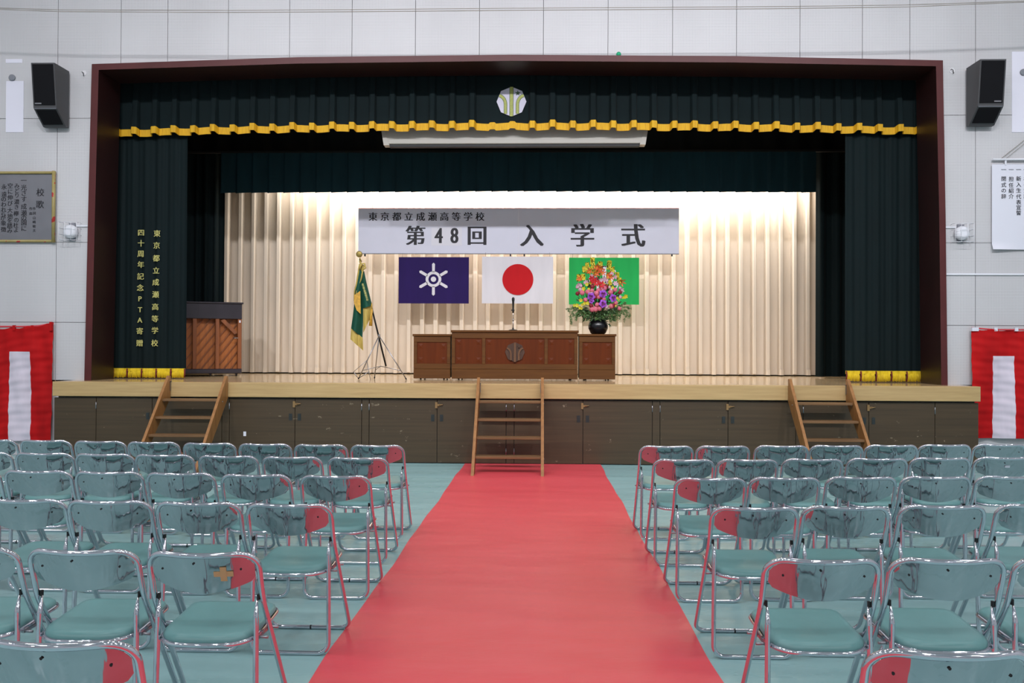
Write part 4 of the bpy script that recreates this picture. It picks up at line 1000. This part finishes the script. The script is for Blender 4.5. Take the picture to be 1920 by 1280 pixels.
# ------------------------------------------------------------------ guarded wall lamps
def wall_lamp(label, px, py, sg):
    c = P(px, py, YW - 0.06); o = thing('wall_lamp', label, 'lamp', (c.x, YW, c.z), group='guarded white wall lamps beside the stage')
    k_ = YW / F
    part('lamp_body', MB().lathe([(0.05, 0.0), (0.09, -0.01), (0.098, -0.05), (0.088, -0.09), (0.05, -0.105)], (c.x, YW - 0.005, c.z), 28, 'Y'), 'white', o)
    part('lamp_base', MB().box(c.x - 0.045, c.x + 0.045, YW - 0.02, YW, c.z - 0.125, c.z + 0.125), 'vent', o)
    mb = MB(); W2 = 0.125; yb = YW - 0.135
    for t in (-1, -0.35, 0.35, 1):
        mb.tube([(c.x + W2 * t, YW, c.z - W2), (c.x + W2 * t, yb, c.z - W2), (c.x + W2 * t, yb, c.z + W2), (c.x + W2 * t, YW, c.z + W2)], 0.0032, 5)
        mb.tube([(c.x - W2, YW, c.z + W2 * t), (c.x - W2, yb, c.z + W2 * t), (c.x + W2, yb, c.z + W2 * t), (c.x + W2, YW, c.z + W2 * t)], 0.0032, 5)
    part('wire_guard', mb, 'white', o)
    xe = fl if sg > 0 else fr; part('conduit', MB().box(min(c.x + sg * 0.06, xe), max(c.x + sg * 0.06, xe), YW - 0.018, YW, c.z + 0.075, c.z + 0.10), 'white', o)
wall_lamp('round white wall lamp in wire guard, left of the stage frame', 132, 434, 1)
wall_lamp('round white wall lamp in wire guard, right of the stage frame', 1804, 437, -1)

# ------------------------------------------------------------------ song plaque, left
Yq = YW - 0.03; a, b = P(-170, 326, Yq), P(99.5, 450, Yq)
zt_, zb_ = PZ(60, 325, Yq), PZ(60, 450.5, Yq)
o = thing('song_plaque', 'silver plaque of black brush calligraphy in speckled bamboo frame', 'plaque', ((a.x + b.x) / 2, YW, zb_))
part('plaque_plate', MB().box(a.x, b.x, Yq + 0.01, YW, zb_, zt_), 'plate', o)
for (q0, q1) in (((a.x - .02, zt_ + .01), (b.x + .03, zt_ + .01)), ((a.x - .02, zb_ - .01), (b.x + .03, zb_ - .01))): part('bamboo_rail', MB().tube([(q0[0], Yq - 0.005, q0[1]), (q1[0], Yq - 0.005, q1[1])], 0.019, 10), 'bamboo', o)
for x in (a.x, b.x + .01): part('bamboo_rail', MB().tube([(x, Yq - 0.012, zb_ - .03), (x, Yq - 0.012, zt_ + .03)], 0.024, 10), 'bamboo', o)
mb = MB(); cols = [('校歌', (75, 74), (360.5, 383), 16), ('一光さす成瀬の園に', (44,) * 9, (338, 351.5, 362, 373, 387, 399, 408, 417, 428), 12), ('みどり濃き欅の杜よ', (31, 31, 31, 30.5, 30.5, 29.5, 30, 29, 29.5), (348, 357, 366, 378, 388, 400, 412, 422, 431), 10.5),
    ('空に伸び大地を踏み', (18.5, 18.5, 18.5, 18, 18, 18, 17.5, 17.5, 17.5), (348, 359, 370, 381, 394, 405, 413, 423, 432), 11), ('永遠のわれらが象徴', (7, 7, 6, 6, 6, 5.5, 5, 6, 6), (350, 364, 373, 383, 393, 401, 408, 418, 430), 11),
    ('作詞山崎敏夫', (63.5,) * 6, (391, 399.5, 408, 416, 424, 432), 6.5), ('作曲', (57, 57), (391, 400), 6.5)]
for ch, xs_, ys_, sz in cols: write(o, 'ink', [(c_, PX(x, y, Yq), PZ(x, y, Yq), sz * Yq / F) for c_, x, y in zip(ch, xs_, ys_)], Yq + 0.008, 0.012)

# ------------------------------------------------------------------ programme sheet, right
a, b = P(1859.5, 308, Yq), P(2090, 468, Yq)
o = thing('programme_sheet', 'large white programme sheet with black Japanese lines hanging by cords', 'poster', ((a.x + b.x) / 2, YW, b.z))
def fn(u, v):
    x = a.x + (b.x - a.x) * u; z = a.z + (b.z - a.z) * v; cur = 0.035 * sm((v - 0.93) / 0.07) * (1 - sm(abs(u) / 0.25)); return (x, Yq - 0.004 - cur, z)
part('paper', MB().grid(fn, 24, 30), 'paper', o, 0.002)
r0, r1 = P(1860, 299, Yq), P(2090, 299, Yq)
part('hanging_rod', MB().tube([(r0.x, Yq - 0.01, r0.z), (r1.x, Yq - 0.01, r0.z)], 0.016, 10), 'white', o)
part('cord', MB().tube([(PX(1875, 295, Yq), Yq, r0.z), (PX(1975, 230, Yq), YW - 0.01, PZ(1975, 220, Yq))], 0.004, 5), 'wire', o); part('cord', MB().tube([(PX(1884, 295, Yq), Yq, r0.z), (PX(1975, 225, Yq), YW - 0.01, PZ(1975, 225, Yq))], 0.003, 5), 'wire', o)
part('clip', MB().box(PX(1883.5, 303, Yq), PX(1886.5, 303, Yq), Yq - 0.012, Yq, a.z - 0.01, r0.z), 'white', o)
mb = MB(); Y_ = Yq - 0.008
for ch, x, ys_ in (('一新入生代表宣誓', 1910, (318, 335, 346, 357, 368.5, 379, 389, 399)), ('一担任紹介', 1896, (318, 335.5, 347, 357.5, 368)), ('一閉式の辞', 1882, (318, 335, 346.5, 357, 368)), ('一校長式辞', 1924, (318, 335, 346, 357, 368))): write(o, 'ink', [(c_, PX(x, y, Y_), PZ(x, y, Y_), 9.6 * Y_ / F) for c_, y in zip(ch, ys_)], Y_, 0.012)

# ------------------------------------------------------------------ red and white bunting curtains
def bunting(label, px0, px1, ytop, ybot, whites, Y, sagdir):
    a, b = PX(px0, 650, Y), PX(px1, 650, Y); zt_ = PZ((px0 + px1) / 2, ytop, Y); zb_ = PZ((px0 + px1) / 2, ybot, Y); ws = [(PX(p, 700, Y), PX(q, 700, Y)) for p, q in whites]
    o = thing('bunting_curtain', label, 'curtain', ((a + b) / 2, YW, zb_), group='red and white ceremonial curtains')
    wtop = PZ(50, 659, Y)
    per_loop = 0.26
    def top(x): return zt_ + 0.05 * (abs(((x - a) / per_loop) % 1 - 0.5) ** 2) * 2 + (0.09 * math.exp(-(b - x) / 0.3) if sagdir > 0 else 0.02 * math.exp(-(x - a) / 0.2))
    def yo(x, z): t = (zt_ - z); return Y + 0.018 * math.sin(x * 9 + t * 2.2) + 0.008 * math.sin(x * 23 - t * 5) + 0.006 * math.sin(x * 7 * sagdir + t * 17 + 2 * math.sin(x * 3)) + 0.0035 * math.sin(x * 15 * sagdir + t * 34 + 3 * math.sin(t * 2.1)) + 0.0025 * math.sin(x * 9 * sagdir + t * 61 + 2 * math.sin(x * 5 + t)) + 0.02 * t * 0.0
    xs = sorted([a, b] + [q for w_ in ws for q in w_ if a < q < b])
    for i, (x0, x1) in enumerate(zip(xs[:-1], xs[1:])):
        isw = any(w0 - 1e-4 <= x0 and x1 <= w1 + 1e-4 for w0, w1 in ws); nu = max(3, int((x1 - x0) / 0.02))
        z_hi = wtop if isw else None
        part('white_stripe' if isw else 'red_stripe', MB().grid(lambda u, v: (x0 + (x1 - x0) * u, yo(x0 + (x1 - x0) * u, (z_hi or wtop) * (1 - v) + zb_ * v), (z_hi or wtop) * (1 - v) + zb_ * v), nu, 110), 'bwhite' if isw else 'bred', o, 0.003)
    nu = int((b - a) / 0.02)
    part('red_heading', MB().grid(lambda u, v: (a + (b - a) * u, yo(a + (b - a) * u, top(a + (b - a) * u) * (1 - v) + wtop * v), top(a + (b - a) * u) * (1 - v) + wtop * v), nu, 24), 'bred', o, 0.003)
    return o, a, b, zt_, top
Yb_ = YW - 0.07
o, a, b, zt_, top = bunting('red and white striped curtain on the wall at the left end of stage', -150, 98, 618, 826, [(18, 57), (-62, -22)], Yb_, 1)
rz = zt_ + 0.045
part('rope', MB().tube([(a, Yb_, rz + .03), (a + 0.5, Yb_, rz), (b - 0.42, Yb_, rz), (b - 0.2, Yb_, rz + .01), (b, Yb_ + .03, rz + .05)], 0.012, 8), 'rope', o, label='twisted red and white cord')
for k in range(6): x = b - 0.02 - k * 0.262; part('loop', MB().box(x - 0.018, x + 0.018, Yb_ - 0.015, Yb_ + 0.012, zt_ - 0.01, rz + (0.07 if k == 0 else 0.02)), 'bred', o)
o, a, b, zt_, top = bunting('red and white striped curtain on the wall at the right end of stage', 1822, 2080, 621, 822, [(1862, 1903), (1944, 1985)], Yb_, -1)
part('rope', MB().tube([(a, Yb_, zt_ + .045), (a + 0.3, Yb_, zt_ + 0.02), (b, Yb_, zt_ + .02)], 0.010, 8), 'rope', o, label='twisted red and white cord')
for k in range(6): x = a + 0.04 + k * 0.275; part('white_tie', MB().box(x - (0.045 if k == 0 else .022), x + (.045 if k == 0 else .022), Yb_ - 0.02, Yb_ + 0.012, zt_ - 0.0, zt_ + 0.05), 'paper', o)

# ------------------------------------------------------------------ small wall things
def plate(name, label, cat, x0, y0, x1, y1, m, d=0.006):
    a, b = P(x0, y0, YW), P(x1, y1, YW); o = obj(name, MB().box(a.x, b.x, YW - d, YW, b.z, a.z), m); return tag(rehome(o, ((a.x + b.x) / 2, YW, b.z)), label, cat)
plate('paper_strip', 'tall white paper strip on the wall left of the left speaker', 'paper', 12, 152, 44, 248, 'patch')
plate('paper_strip', 'small white paper strip high on the wall above the left grey vent', 'paper', 11, 111, 42, 118, 'patch')
plate('paper_strip', 'tall white paper strip on the wall right of the right speaker', 'paper', 1897, 97, 1935, 248, 'patch')
for label, x, y in (('round grey vent cap on the wall left of the left speaker', 23.5, 146), ('round grey vent cap at the wall right of the right speaker', 1918, 136)):
    c = P(x, y, YW); o = obj('vent_cap', MB().lathe([(0.046, 0), (0.046, -0.012), (0.036, -0.018)], (c.x, YW - .006, c.z), 24, 'Y'), 'vent'); tag(rehome(o, (c.x, YW, c.z)), label, 'vent')
for label, x, y in (('small metal hook between left speaker and stage frame', 158, 136), ('small metal hook between right speaker and stage frame', 1785, 131)):
    c = P(x, y, YW); o = obj('wall_hook', MB().tube([(c.x - .02, YW, c.z), (c.x - .02, YW - .03, c.z), (c.x, YW - .03, c.z - .01), (c.x + .008, YW - .03, c.z - 0.06)], 0.005, 6), 'rubber'); tag(rehome(o, (c.x, YW, c.z)), label, 'hook')
    q = obj('wall_socket', MB().lathe([(0.035, 0), (0.035, -.006)], (c.x, YW, c.z - .01), 16, 'Y'), 'plain'); q.location = (0, 0, 0); tag(rehome(q, (c.x, YW, c.z)), 'round plate behind the ' + label.split('small ')[1], 'plate')
c0, c1 = P(1777, 514, YW), P(2100, 515, YW)
tag(rehome(obj('cable_conduit', MB().box(c0.x - 0.05, c1.x, YW - 0.02, YW, c0.z - 0.012, c0.z + 0.012), 'white'), (c0.x, YW, c0.z)), 'thin white horizontal cable conduit on the right wall', 'conduit')
for lab, dy, q in (('upper of two thin wires strung across high above the stage', 0, 0), ('lower of two thin wires strung across high above the stage', 4, 1)):
    pts = [P(x, y + dy * f, 11.3) for x, y, f in ((-300, 5, .5), (0, 15, .6), (113, 18.5, .8), (430, 19.3, 1), (720, 17.5, 1), (960, 15.3, 1), (1440, 12.4, 1), (1700, 9.3, .9), (1920, 2, .5), (2200, -12, .3))]
    tag(rehome(obj('overhead_wire', MB().tube(pts, 0.005, 6), 'wire'), tuple(pts[0])), lab, 'wire')
c = P(1160, 101, YF + 0.04); zb_ = arch(c.x)
tag(rehome(obj('green_ball', ball(0.034, 10).move((c.x, YF + 0.045, zb_ + 0.03)), 'ball'), (c.x, YF + 0.045, zb_)), 'small green ball stuck on top of the stage frame', 'ball')
finish()
